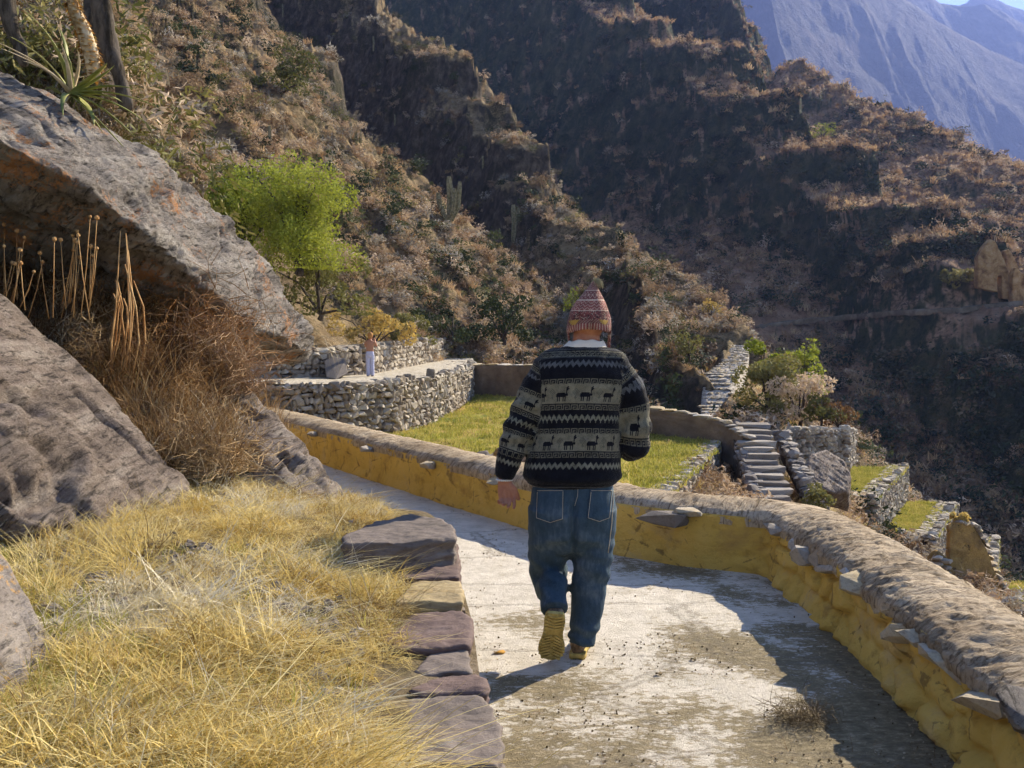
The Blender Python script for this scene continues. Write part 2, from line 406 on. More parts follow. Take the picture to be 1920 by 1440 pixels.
def stone_material(name, cols, bump=.02, scale=6, moss=None):
    q = NM(name, .9, .2); co = q.co(kind='Object'); cp = q.co()
    g = q.new('ShaderNodeNewGeometry').outputs['Random Per Island']
    f = q.math('FRACT', q.math('ADD', q.objrand(), g)); n = q.noise(cp, scale, 7, .7)
    f = q.math('ADD', q.math('MULTIPLY', f, .72), q.math('MULTIPLY', n, .36), True)
    c = q.ramp(f, [(.1 + .8 * i / (len(cols) - 1), cc) for i, cc in enumerate(cols)])
    n2 = q.noise(cp, scale * 5, 6, .75); c = q.mix(q.ramp(n2, [(.3, .55), (.5, 0)]), c, (.06, .05, .04))
    if moss: c = q.mix(q.ramp(q.noise(cp, 1.2, 5, .6), [(.55, 0), (.62, .8)]), c, moss)
    q.base(c); q.bump(n2, bump, .8); return q.m
M_stone = stone_material('terrace_stone', [(.13, .10, .07), (.27, .22, .155), (.40, .335, .245), (.54, .47, .36), (.21, .16, .11)], .02, 5)
M_stoneD = stone_material('dark_field_stone', [(.12, .10, .085), (.22, .185, .15), (.36, .31, .25), (.18, .15, .12)], .02, 5)
M_stoneL = stone_material('pale_flat_stone', [(.27, .225, .17), (.38, .33, .26), (.44, .33, .17), (.50, .46, .40)], .012, 9)
q = NM('dark_joint_earth', .95, .05); q.base(q.ramp(q.noise(q.co(), 5, 6, .7), [(.35, (.045, .036, .026)), (.65, (.13, .10, .07))])); M_joint = q.m  # dark earth mortar between and behind the stones
def put(name, me, root, M):
    o = bpy.data.objects.new(name, me); C.objects.link(o); o.parent = root; o.matrix_basis = Matrix.Translation(-root.location) @ M; return o
STONES = [stone_mesh(100 + i) for i in range(14)]
def stone_set(mat):
    r = []
    for m in STONES:
        c = m.copy(); c.materials.append(mat); r.append(c)
    return r
SET_stone, SET_dark, SET_pale = stone_set(M_stone), stone_set(M_stoneD), stone_set(M_stoneL)
def resample(pts, step):
    P = np.array([tuple(p) for p in pts], float); d = np.r_[0, np.cumsum(np.linalg.norm(np.diff(P[:, :2], axis=0), axis=1))]
    s = np.linspace(0, d[-1], max(2, int(d[-1] / step) + 1)); return s, np.stack([np.interp(s, d, P[:, k]) for k in range(P.shape[1])], 1)
def join_stones(name, items, mat, parent, kind='stuff'):
    VV, FF = [], []; off = 0
    base = [(mesh_arrays(m)[0], [tuple(p.vertices) for p in m.polygons]) for m in STONES]
    for k, M in items:
        v, f = base[k]; A = np.array(M); VV.append(v @ A[:3, :3].T + A[:3, 3]); FF += [tuple(i + off for i in q) for q in f]; off += len(v)
    me = mesh_np(name, np.concatenate(VV) - np.array(parent.location[:] if parent else (0,0,0)), FF, smooth=False); o = link_obj(name, me, parent, mat)
    if kind: tag(o, kind=kind)
    return o
def rubble_wall(root, base, height, stone=(.35, .18), side=1, depth=.3, sset=SET_stone, mat=M_stone, cap=300, seed=1, cols_flip=False, coreback=.1, jut=.05, top_thick=.5, minpx=9):
    """base: [(x,y,z_bottom)], height: number or per point list. side: +1 the face looks to the right of the walking direction"""
    r = random.Random(seed); B = [tuple(p) for p in base]; H = [height] * len(B) if not hasattr(height, '__len__') else height
    s, P = resample([(*b, h) for b, h in zip(B, H)], .1); L = s[-1]
    def at(u): return [np.interp(u, s, P[:, k]) for k in range(4)]
    items = []; v = 0; hmax = max(H)
    while v < hmax:
        hh = stone[1] * r.uniform(.7, 1.35); u = -r.uniform(0, stone[0])
        while u < L:
            w = stone[0] * r.choice([.4, .55, .75, .95, 1.3]); uc = min(max(u + w / 2, 0), L); x, y, z, h = at(uc)
            if v + hh * .45 < h + r.uniform(-.4, .4) * stone[1]:
                a = at(min(L, uc + .15)); b = at(max(0, uc - .15)); t = Vector((a[0] - b[0], a[1] - b[1], 0)).normalized()
                n = Vector((t.y, -t.x, 0)) * side
                M = Matrix.Translation(Vector((x, y, z + v + hh / 2)) + n * (r.uniform(-.4, 1) * jut - depth * .28)) @ \
                    Matrix((( t.x, n.x, 0, 0), (t.y, n.y, 0, 0), (0, 0, 1, 0), (0, 0, 0, 1))) @ Matrix.Rotation(r.uniform(-.45, .45), 4, 'Y') @ Matrix.Rotation(r.uniform(-.3, .3), 4, 'Z') @ Matrix.Diagonal((w * 1.15, depth, hh * 1.12 * r.uniform(.75, 1.5), 1))
                items.append((r.randrange(len(STONES)), M, w * hh / (y * y)))
            u += w
        v += hh * .96
    for tp in np.arange(.05, top_thick, stone[0] * .7):      # stones over the top of the wall and on its two ends
        u = 0
        while u < L:
            w = stone[0] * r.uniform(.7, 1.3); x, y, z, h = at(u); a = at(min(L, u + .15)); b = at(max(0, u - .15)); t = Vector((a[0] - b[0], a[1] - b[1], 0)).normalized(); n = Vector((t.y, -t.x, 0)) * side
            items.append((r.randrange(len(STONES)), Matrix.Translation(Vector((x, y, z + h - stone[1] * .55 + r.uniform(-.2, .25) * stone[1])) - n * tp) @ Matrix.Rotation(r.uniform(0, 3), 4, 'Z') @ Matrix.Diagonal((w * 1.2, stone[0], stone[1] * .9, 1)), w * stone[1] / (y * y) * .7)); u += w
    for e_ in (0, L):
        x, y, z, h = at(e_); a = at(min(L, e_ + .15)); b = at(max(0, e_ - .15)); t = Vector((a[0] - b[0], a[1] - b[1], 0)).normalized(); n = Vector((t.y, -t.x, 0)) * side; v = 0
        while v < h:
            tp = 0
            while tp < top_thick:
                w = stone[0] * r.uniform(.6, 1.2); items.append((r.randrange(len(STONES)), Matrix.Translation(Vector((x, y, z + v)) - n * tp + t * (.03 if e_ else -.03)) @ Matrix.Rotation(math.atan2(n.y, n.x) + r.uniform(-.2, .2), 4, 'Z') @ Matrix.Rotation(r.uniform(-.3, .3), 4, 'Y') @ Matrix.Diagonal((w * 1.2, .25, stone[1] * 1.2, 1)), w * stone[1] / (y * y))); tp += w
            v += stone[1] * .95
    items.sort(key=lambda q: -q[2])
    vis = [it for it in items if True]
    for k, M, a in vis[:cap]:
        put('stone', sset[k], root, M)
    if vis[cap:]: join_stones('small_stones', [(k, M) for k, M, a in vis[cap:]], mat, root)
    # core behind the faces
    s2, P2 = resample([(*b, h) for b, h in zip(B, H)], .5); VV = []
    for i in range(len(P2)):
        a = P2[min(len(P2) - 1, i + 1)]; b = P2[max(0, i - 1)]; t = Vector((a[0] - b[0], a[1] - b[1], 0)).normalized(); n = Vector((t.y, -t.x, 0)) * side
        x, y, z, h = P2[i]
        for (dd, zz) in ((-coreback, z - .5), (-coreback, z + h - stone[1] * .7), (-top_thick, z + h - stone[1] * .7), (-top_thick, z - .5)): VV.append((x + n.x * dd, y + n.y * dd, zz))
    F = []
    for i in range(len(P2) - 1):
        for k in range(4): F.append((i * 4 + k, i * 4 + (k + 1) % 4, i * 4 + 4 + (k + 1) % 4, i * 4 + 4 + k))
    F += [(0, 1, 2, 3), tuple(len(VV) - 4 + k for k in (3, 2, 1, 0))]
    me = mesh_np('wall_core', np.array(VV) - np.array(root.location[:]), F, smooth=False); link_obj('wall_core', me, root, M_joint)
    return at, L

# ------------------------------------------------------------ path and parapet
WL = [(-7.6, 19.5), (-4.7, 14.9), (-2.85, 12.2), (-1.8, 10.5), (-.85, 9.0), (.12, 7.52), (.68, 6.72), (1.12, 6.40), (1.59, 6.16), (1.645, 5.5), (1.65, 4.78), (1.62, 3.56), (1.58, 2.2), (1.6, -.6)]
XR = np.array([[-1, .02], [.5, .02], (2, -.02), (3, -.10), (3.7, -.19), (4.2, -.27), (4.6, -.34), (5.2, -.62), (6.2, -.95), (7.3, -1.35), (9, -2.35), (10, -3.0), (13, -4.9), (16, -6.6), (20, -9.5)])
def xr(y): return np.interp(y, XR[:, 0], XR[:, 1])
ys = np.linspace(-.8, 19.4, 520)
WLy = np.array(WL)[::-1]
def x_wall(y): return np.interp(y, WLy[:, 1], WLy[:, 0])
nx = 150; u = np.linspace(0, 1, nx); L_ = xr(ys) - .25; R_ = x_wall(ys) + .12
X = L_[:, None] + (R_ - L_)[:, None] * u[None, :]; Y = np.repeat(ys[:, None], nx, 1)
Z = .012 * fbm(X * 1.3, Y * 1.3, 1, 4) + .004 * fbm(X * 9, Y * 9, 2, 4)
Z[:, 0] -= 2.3; Z[:, -1] -= 2.3; Z[0, :] -= 0
me = mesh_np('path', np.stack([X, Y, Z], -1).reshape(-1, 3), grid_faces(len(ys), nx)[:, ::-1])
q = NM('trodden_earth_and_worn_render', .92, .15); co = q.co()
n1 = q.noise(co, .9, 5, .6, .3); n2 = q.noise(co, 7, 8, .78, .2); n3 = q.noise(q.co((1.0, 1.7, 1)), 15, 8, .82); n4 = q.noise(co, 60, 5, .7)
pale = q.ramp(n2, [(.35, (.48, .42, .32)), (.6, (.66, .59, .48))])
dirt = q.ramp(n3, [(.35, (.08, .06, .03)), (.52, (.20, .155, .08)), (.66, (.42, .34, .21))])
cover = q.math('ADD', q.math('MULTIPLY', n3, .58), q.math('MULTIPLY', n1, .78)); 
sx = q.new('ShaderNodeSeparateXYZ'); q.L(co, sx.inputs[0]); cover = q.math('ADD', cover, q.math('MULTIPLY', q.math('SUBTRACT', 4.9, sx.outputs[1]), .045)); cover = q.math('ADD', cover, q.math('MULTIPLY', q.math('SUBTRACT', sx.outputs[0], 1.0), .05))
c = q.mix(q.ramp(cover, [(.655, 0), (.69, .95)]), pale, dirt)
e = q.voro(q.co((.45, 1.6, 1)), .9, 'DISTANCE_TO_EDGE'); wv = q.math('ADD', e, q.math('MULTIPLY', q.math('SUBTRACT', n2, .5), .12))
c = q.mix(q.ramp(wv, [(.0, .0), (.012, .6), (.022, 0)]), c, (.16, .13, .09))
q.base(c); q.bump(n3, .02, .8); q.bump(n4, .006, .8)
tag(link_obj('path', me, None, q.m), 'sunlit pale earthen path strewn with dirt between kerb and parapet', kind='structure')

s, P = resample([(*p, 0) for p in WL], .022); nS = len(P)
# soften the kinks a little
ker = np.hanning(9); ker /= ker.sum(); Pp = np.pad(P, ((4, 4), (0, 0)), mode='edge'); P = np.stack([np.convolve(Pp[:, k], ker, 'valid') for k in range(3)], 1)
T = np.gradient(P[:, :2], axis=0); T /= np.linalg.norm(T, axis=1)[:, None]; NO = np.stack([-T[:, 1], T[:, 0]], 1)   # outward (away from the path)
if NO[-1][0] < 0: NO = -NO
right = sstep(10.0, 11.5, s * 0 + s) if False else sstep(6.3, 5.9, P[:, 1])            # 1 on the right-hand stretch
par = empty('parapet_wall', (P[nS // 2][0], P[nS // 2][1], 0)); tag(par, 'low ochre plastered parapet with rough mud coping bending round the path', 'wall')
def sweep(name, prof, disp, mat, cyc=False):
    prof = np.array(prof, float); m = len(prof)
    off = prof[:, 0][None, :] * np.ones((nS, 1)); zz = prof[:, 1][None, :] * np.ones((nS, 1))
    no, nz = disp(s[:, None] * np.ones((1, m)), np.linspace(0, 1, m)[None, :] * np.ones((nS, 1)), off, zz)
    off = off + no; zz = zz + nz
    X = P[:, 0][:, None] + NO[:, 0][:, None] * off; Y = P[:, 1][:, None] + NO[:, 1][:, None] * off
    me = mesh_np(name, np.stack([X, Y, zz], -1).reshape(-1, 3) - np.array(par.location[:]), grid_faces(nS, m))
    return link_obj(name, me, par, mat)
zin = .335
tz = np.linspace(-.06, zin + .02, 26)
def d_face(S, Tt, off, zz):
    sh = S + .25 * zz
    f1, f2, i1 = worley(sh * 4.3 + .4 * fbm(S * 3, zz * 5, 7, 3), zz * 8.0 + .5 * fbm(S * 3, zz * 4, 1, 3), 3)
    lump = sstep(0, .35, f2 - f1) * (.5 + (i1 % 7) / 7)
    r = right[:, None]
    o = -.040 * lump * (.15 + .95 * r) - .022 * fbm(S * 2.2, zz * 3, 4, 4) - .006 * fbm(S * 14, zz * 14, 4, 4) * (1 + r) + .02 + .05 * (zz / zin) * r + .10 * (zz / zin) * (1 - r) * 0
    o = o - .03 * sstep(.10, -.03, zz)
    return o, 0 * zz
q = NM('ochre_mud_plaster', .9, .15); co = q.co(); n1 = q.noise(co, 1.7, 6, .65, .3); n2 = q.noise(co, 9, 7, .7); n3 = q.noise(co, 45, 6, .75)
c = q.ramp(n1, [(.30, (.40, .24, .07)), (.43, (.62, .40, .085)), (.56, (.68, .45, .11)), (.68, (.56, .40, .18)), (.76, (.38, .32, .22))])
c = q.mix(q.ramp(n2, [(.30, .7), (.46, 0)]), c, (.30, .17, .04))
e = q.voro(q.co((1, 1, 1.5)), 2.4, 'DISTANCE_TO_EDGE'); wv = q.math('ADD', e, q.math('MULTIPLY', q.math('SUBTRACT', n2, .5), .22))
c = q.mix(q.ramp(wv, [(.0, .6), (.010, 0)]), c, (.16, .10, .04)); q.base(c); q.bump(n2, .03, .8); q.bump(n3, .008, .9); M_ochre = q.m
sweep('wall_body', [(0, z) for z in tz] + [(.1, zin + .02), (.28, zin + .03), (.43, zin - .05), (.45, -.4), (.45, -1.4), (.50, -2.4)], lambda S, t, o, z: tuple(np.concatenate([a[:, :26], b[:, 26:]], 1) for a, b in zip(d_face(S, t, o, z), (0 * o, 0 * z))), M_ochre)
ang = np.linspace(0, 1, 46)
prof = []
for a in ang:
    th = math.pi * (1.05 - 1.2 * a); prof.append((.25 + .232 * math.cos(th), .335 + (.085 * math.sin(th) if math.sin(th) > 0 else .25 * math.sin(th))))
def d_cop(S, Tt, off, zz):
    r = right[:, None]; big = fbm(S * .9, Tt * 1.5, 5, 3)
    strands = fbm(S * 17 + 2.2 * fbm(S * 3, Tt * 3, 9, 2), Tt * 2.4, 6, 4, ridge=True, gain=.62)
    cr = fbm(S * 7, Tt * 6, 2, 4)
    lump = .020 * big + (.016 + .018 * r) * (strands - .3) + .012 * cr
    dirx = np.cos(np.pi * (1.05 - 1.2 * Tt)); dirz = np.clip(np.sin(np.pi * (1.05 - 1.2 * Tt)), -.2, 1)
    wob = .03 * fbm(S * 1.3, 0 * S + 3.3, 1, 3)
    return lump * dirx + wob * .7, lump * dirz * 1.1
q = NM('straw_and_mud_coping', .95, .1); co = q.co(); n1 = q.noise(co, 2.2, 6, .65); n2 = q.noise(co, 22, 7, .75, .5); n3 = q.noise(co, 80, 5, .75)
c = q.ramp(n1, [(.3, (.28, .20, .12)), (.5, (.48, .37, .24)), (.7, (.61, .49, .34))]); c = q.mix(q.ramp(n2, [(.36, .85), (.5, 0)]), c, (.16, .115, .07))
nu = q.noise(q.co((46, 3.5, 1), kind='UV'), 1.0, 6, .7, .6); c = q.mix(q.ramp(nu, [(.36, .9), (.50, 0)]), c, (.13, .09, .05))
q.base(c); q.bump(nu, .022, 1.0); q.bump(n2, .012, .8); q.bump(n3, .005, .9); M_cope = q.m
cpo = sweep('coping', prof, d_cop, M_cope); uvl = cpo.data.uv_layers.new(name='UVMap'); li = np.empty(len(cpo.data.loops), np.int32); cpo.data.loops.foreach_get('vertex_index', li)
mm = len(prof); UVs = np.stack([s[li // mm], (li % mm) / mm], 1); uvl.data.foreach_set('uv', UVs.astype(np.float32).ravel())
# flat stones pushing out between plaster and coping
def wall_at(y_or_s, is_s=False):
    i = int(np.argmin(np.abs(s - y_or_s))) if is_s else int(np.argmin(np.abs(P[:, 1] - y_or_s) + (P[:, 0] < 1.3) * 5))
    return i
rs = random.Random(5); PARI = Matrix.Translation(-par.location)
y = 6.02; k = 0
while y > 2.3:
    i = wall_at(y); w = rs.choice([.09, .12, .16, .26, .32]) * rs.uniform(.85, 1.15); th = rs.uniform(.045, .095); n = Vector((NO[i][0], NO[i][1], 0)); t = Vector((T[i][0], T[i][1], 0))
    M = Matrix.Translation(Vector((P[i][0], P[i][1], zin - .035 + rs.uniform(-.03, .03))) + n * rs.uniform(.04, .10)) @ Matrix(((t.x, n.x, 0, 0), (t.y, n.y, 0, 0), (0, 0, 1, 0), (0, 0, 0, 1))) @ Matrix.Rotation(rs.uniform(-.25, .1), 4, 'X') @ Matrix.Rotation(rs.uniform(-.3, .3), 4, 'Y') @ Matrix.Diagonal((w * 1.1, rs.uniform(.16, .28), th * 1.3, 1))
    o = bpy.data.objects.new('stone', SET_pale[k % 14]); C.objects.link(o); o.parent = par; o.matrix_basis = PARI @ M
    y -= w * rs.uniform(.85, 1.1) + rs.choice([0, 0, .03, .12]); k += 1
for (px, py, zz, w, hgt) in ((1290, 962, .36, .2, .05), (1240, 975, .31, .34, .10), (1345, 952, .345, .26, .03)):
    p = PZ(px, py, zz); o = bpy.data.objects.new('stone', SET_dark[k % 14] if w > .3 else SET_pale[k % 14]); C.objects.link(o); o.parent = par
    o.matrix_basis = PARI @ Matrix.Translation(p + Vector((.02, .06, 0))) @ Matrix.Rotation(-.45, 4, 'Z') @ Matrix.Diagonal((w, .16, hgt, 1)); k += 1
for (sx, yy) in ((0, 7.9), (0, 8.8), (0, 9.9), (0, 11.2)):
    i = int(np.argmin(np.abs(P[:, 1] - yy))); o = bpy.data.objects.new('stone', SET_pale[k % 14]); C.objects.link(o); o.parent = par
    o.matrix_basis = PARI @ Matrix.Translation(Vector((P[i][0], P[i][1], zin - .02)) + Vector((NO[i][0], NO[i][1], 0)) * .0) @ Matrix.Rotation(1.0, 4, 'Z') @ Matrix.Diagonal((.22, .14, .06, 1)); k += 1

# ------------------------------------------------------------ grass bank, kerb slabs
def ZB(x, y):
    x = np.asarray(x, float); y = np.asarray(y, float)
    d = xr(y) - x                                              # distance from the right-hand edge
    z = .70 + .055 * np.clip(d, 0, 6) + .05 * fbm(x * .9, y * .9, 3, 4) * sstep(.2, .9, d)
    up = np.clip(y - 4.75 - .25 * np.clip(x + 2.2, -2, 2), 0, None); z = z + .60 * np.minimum(up, 6) * sstep(.1, 1.6, d)
    z = z - .30 * sstep(.9, -.2, d) * sstep(4.7, 5.6, y) - (.02 * (1 - sstep(0, .5, d)))
    z = z + .35 * np.clip(-x - 4.2, 0, 5) * sstep(2.5, 5, y)
    return z
ys = np.linspace(.25, 17.5, 300); u = np.linspace(0, 1, 170) ** 1.6
W_ = 9.0; X = xr(ys)[:, None] - .02 - W_ * u[None, :]; Y = np.repeat(ys[:, None], 170, 1); Z = ZB(X, Y) + .014 * fbm(X * 6, Y * 6, 1, 4)
Z[:, 0] = -.2; X[:, 0] += 0; Z[-1, :] = -2.5
me = mesh_np('grass_bank', np.stack([X, Y, Z], -1).reshape(-1, 3), grid_faces(len(ys), 170))
q = NM('dry_bank_soil', .95, .05); co = q.co(); n1 = q.noise(co, 3, 6, .65); n2 = q.noise(co, 18, 7, .75)
c = q.ramp(n2, [(.3, (.10, .075, .05)), (.5, (.24, .18, .115)), (.7, (.36, .29, .20))]); c = q.mix(q.ramp(n1, [(.4, .5), (.6, 0)]), c, (.13, .105, .04)); q.base(c); q.bump(n2, .04, 1)
M_soil = q.m
tag(link_obj('grass_bank', me, None, M_soil), 'raised earth bank with dry grass left of the path', kind='structure')

def slab_material(name, cols, b=.01):
    q = NM(name, .85, .25); co = q.co(); n1 = q.noise(q.co((1, 2.2, 3)), 3.5, 7, .65); n2 = q.noise(co, 45, 7, .7); n3 = q.noise(q.co((1.2, 2.2, 8)), 9, 6, .6, .4)
    c = q.ramp(n1, [(.3, cols[0]), (.55, cols[1]), (.75, cols[2])]); c = q.mix(q.ramp(n2, [(.32, .5), (.45, 0)]), c, tuple(v * .45 for v in cols[0])); q.base(c); q.bump(n3, b * 1.2, .5); q.bump(n2, b * .5, .7); return q.m
M_s1 = slab_material('mauve_slab', [(.07, .045, .038), (.13, .085, .07), (.19, .135, .11)])
M_s2 = slab_material('grey_slab', [(.095, .075, .06), (.16, .125, .10), (.22, .18, .145)])
M_s3 = slab_material('ochre_slab', [(.20, .145, .07), (.32, .24, .12), (.42, .33, .19)])  # yellower and paler than the other two slab tones
def sculpt(pts_or_me, vox, fn, name, smooth=1):
    me = pts_or_me if isinstance(pts_or_me, bpy.types.Mesh) else hull_mesh(pts_or_me)
    m = voxel(me, vox, smooth); V, N = mesh_arrays(m); set_co(m, V + N * fn(V, N)[:, None]); smooth_on(m); m.name = name; return m
def prism(poly, z0, z1):
    bm = bmesh.new(); a = [bm.verts.new((p[0], p[1], z1)) for p in poly]; b = [bm.verts.new((p[0], p[1], z0)) for p in poly]; n = len(poly)
    bm.faces.new(a); bm.faces.new(b[::-1])
    for i in range(n): bm.faces.new((a[i], b[i], b[(i + 1) % n], a[(i + 1) % n]))
    bmesh.ops.recalc_face_normals(bm, faces=bm.faces); me = bpy.data.meshes.new('prism'); bm.to_mesh(me); bm.free(); return me
kerb = empty('kerb', (-.2, 3, .6)); tag(kerb, 'line of rough mauve and grey slabs edging the grass bank beside the path', 'kerb', kind='structure')
def kerb_slab(pxp, ztop, th, mat, name='slab', label=None, vox=.0085):
    poly = [PZ(px, py, ztop) for px, py in pxp]
    m = sculpt(prism(poly, ztop - th, ztop), vox, lambda V, N: .024 * fbm(V[:, 0] * 5, V[:, 1] * 7, V[:, 2] * 34, 4) * (1 - .75 * np.abs(N[:, 2])) + .010 * fbm(V[:, 0] * 9, V[:, 1] * 14, V[:, 2] * 9, 4) + .007 * fbm(V[:, 0] * 25, V[:, 1] * 25, V[:, 2] * 40, 4, gain=.65), name, 1)
    V, N = mesh_arrays(m); set_co(m, V - np.array(kerb.location[:])); o = link_obj(name, m, kerb, mat)
    if label: o['label'] = label
    return o
kerb_slab([(770, 1440), (948, 1428), (962, 1500), (990, 1620), (740, 1620), (690, 1480)], .685, .22, M_s2)
kerb_slab([(706, 1380), (765, 1312), (800, 1299), (896, 1301), (926, 1322), (938, 1372), (943, 1418), (930, 1432), (850, 1436), (735, 1428), (700, 1405)], .70, .16, M_s2, label='large flat grey slab, the broadest of the kerb')
kerb_slab([(770, 1290), (830, 1262), (893, 1258), (912, 1275), (913, 1297), (850, 1296), (790, 1302)], .71, .2, M_s1)
kerb_slab([(770, 1258), (808, 1218), (880, 1211), (884, 1238), (886, 1256), (800, 1262)], .705, .2, M_s2)
kerb_slab([(700, 1200), (776, 1150), (868, 1143), (888, 1160), (884, 1207), (800, 1216), (740, 1216)], .72, .2, M_s1)
kerb_slab([(740, 1140), (800, 1131), (872, 1136), (874, 1143), (800, 1149)], .70, .15, M_s2)
kerb_slab([(740, 1128), (772, 1090), (866, 1088), (868, 1130), (800, 1129)], .74, .2, M_s3, label='yellow slab beside the pale pebble')
kerb_slab([(600, 1070), (660, 1010), (760, 996), (852, 1000), (858, 1020), (864, 1082), (780, 1086)], .735, .24, M_s1, label='dark layered block where the kerb steps up')
kerb_slab([(640, 1006), (700, 976), (770, 964), (828, 972), (852, 990), (855, 1006), (760, 1016), (650, 1020)], .835, .12, M_s2, label='thick topmost block with pale upper edge')
# rubble below the slabs, down to the path
rubble_wall(kerb, [(float(xr(a)) - .05, a, -.03) for a in (5.0, 4.2, 3.4, 2.6, 1.6, .6)], .56, (.17, .11), side=-1, depth=.16, sset=SET_dark, mat=M_stoneD, seed=4, jut=.02, cap=120, top_thick=.3)

# ------------------------------------------------------------ the four slanting rocks
def rock_material(name, cols, lichen, amount, axis_rot=(0, 0, 0), rel=.03, sc=1.0):
    q = NM(name, .88, .2); co = q.co(); cs = q.co((1, 1, 5), axis_rot)
    n1 = q.noise(cs, 1.5 * sc, 8, .68, .3); n2 = q.noise(cs, 7 * sc, 7, .75, .3); n3 = q.noise(co, 40 * sc, 6, .75); n4 = q.noise(co, 2.3, 6, .65)
    c = q.ramp(n1, [(.28, cols[0]), (.48, cols[1]), (.66, cols[2])]); c = q.mix(q.ramp(n2, [(.38, .95), (.50, 0)]), c, tuple(v * .35 for v in cols[0]))  # low parts of the bump tinted dark: crevice shade put into the colour
    lf = q.math('ADD', q.math('MULTIPLY', n4, .6), q.math('MULTIPLY', n3, .4)); c = q.mix(q.ramp(lf, [(amount, 0), (amount + .05, .85)]), c, lichen)
    q.base(c); q.bump(n2, rel, 1); q.bump(n3, rel * .35, .9); return q.m
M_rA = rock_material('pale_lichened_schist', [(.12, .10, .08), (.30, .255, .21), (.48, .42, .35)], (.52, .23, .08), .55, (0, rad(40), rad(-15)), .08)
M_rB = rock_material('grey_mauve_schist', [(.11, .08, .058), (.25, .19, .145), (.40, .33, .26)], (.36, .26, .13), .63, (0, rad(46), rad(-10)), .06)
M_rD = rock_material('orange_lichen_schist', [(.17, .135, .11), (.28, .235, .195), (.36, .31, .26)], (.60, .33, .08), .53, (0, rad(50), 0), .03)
def strata(nv, tv, A1, A2, f1=9., f2=2.2, seed=0., blocks=0.):
    nv = np.array(nv, float); nv /= np.linalg.norm(nv); tv = np.array(tv, float); tv -= nv * tv.dot(nv); tv /= np.linalg.norm(tv); bv = np.cross(nv, tv)
    def fn(V, N):
        a, b, c = V @ nv, V @ tv, V @ bv
        w = fbm(a, b, c + seed, 3) * .25
        lay = fbm((a + w * .35) * f1, b * .7, c * .9 + seed, 4, gain=.55, ridge=True)
        r = A1 * (lay - .4) - A1 * 1.6 * sstep(.62, .95, lay) + A2 * fbm(a * f2, b * f2 * .5, c * f2 * .7 + seed, 5, gain=.55) + A2 * .42 * fbm(a * 13, b * 5, c * 8, 4, gain=.65)
        if blocks:
            q1 = fbm((a + w) * 2.2, b * 1.1, c * 1.6 + seed, 2); r += blocks * (np.round(q1 * 4) / 4 - q1 * .4)
        return r
    return fn
def boulder(label, pts, vox, fn, mat, origin):
    m = sculpt([Vector(p) for p in pts], vox, fn, 'boulder', 6); V, N = mesh_arrays(m); o0 = np.array(origin[:]); set_co(m, V - o0)
    o = link_obj('boulder', m, None, mat); o.location = origin; tag(o, label, 'rock'); return o
back = Vector((-.35, 1.0, 0)); 
# A: long leaning slab, its lit top face dropping to the right, an overhang below it
A_top = [(-260, 60, 5.9), (-60, 120, 6.1), (0, 150, 6.2), (110, 185, 6.4), (300, 292, 7.0), (430, 415, 7.6), (520, 515, 8.0), (590, 628, 8.4)]
A_bot = [(-260, 160, 4.5), (0, 262, 4.7), (170, 352, 5.1), (330, 482, 5.7), (450, 592, 6.5), (570, 655, 8.0)]
pts = [PD(*p) for p in A_top] + [PD(*p) for p in A_bot]
pts += [PD(px, py, D) + Vector((-.35, 1.3, -.55)) for px, py, D in A_bot[:4]] + [PD(585, 640, 8.5) + Vector((-.15, .25, -.22)), PD(470, 668, 8.3), PD(440, 600, 8.6)]
pts += [PD(*p) + Vector((-.9, .8, -1.0)) for p in A_top[:6]]
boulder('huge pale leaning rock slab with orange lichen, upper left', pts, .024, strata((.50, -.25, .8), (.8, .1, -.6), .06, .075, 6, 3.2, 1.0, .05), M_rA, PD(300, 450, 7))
# B: grey rock left, crest running down to the grass
B_top = [(-330, 320, 4.7), (-90, 480, 4.6), (0, 568, 4.6), (75, 640, 4.7), (140, 690, 4.75), (205, 745, 4.8), (290, 850, 4.7), (362, 928, 4.55)]
pts = [PD(*p) for p in B_top] + [PD(-330, 700, 3.5), PD(-60, 900, 3.45), (PD(60, 985, 3.5)), PD(230, 985, 3.9), PD(330, 975, 4.2), PD(120, 820, 3.95), PD(0, 760, 3.75)]
pts += [PD(*p) + Vector((-.5, .9, -.9)) for p in B_top] + [PD(-60, 1150, 3.6) + Vector((0, 0, -.2)), PD(300, 1050, 4.4)]
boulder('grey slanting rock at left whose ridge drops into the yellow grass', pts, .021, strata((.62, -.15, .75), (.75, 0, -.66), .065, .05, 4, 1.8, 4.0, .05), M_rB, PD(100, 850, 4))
# C: middle rock beside the path
C_top = [(425, 700, 6.6), (470, 735, 6.2), (520, 800, 5.7), (580, 865, 5.3), (640, 925, 5.0), (708, 988, 4.75)]
pts = [PD(*p) for p in C_top] + [PD(400, 760, 5.9), PD(440, 880, 5.2), PD(520, 960, 4.75), PD(610, 985, 4.5), PD(690, 1000, 4.5)]
pts += [PD(*p) + Vector((-.25, .55, -.8)) for p in C_top] + [PD(470, 1010, 4.9) + Vector((-.2, 0, -.3)), PD(690, 1050, 4.6)]
boulder('grey ridged rock beside the path, between dry bush and parapet', pts, .019, strata((.65, -.1, .72), (.72, .1, -.69), .06, .035, 4.2, 1.8, 8.0, .03), M_rB, PD(560, 900, 5))
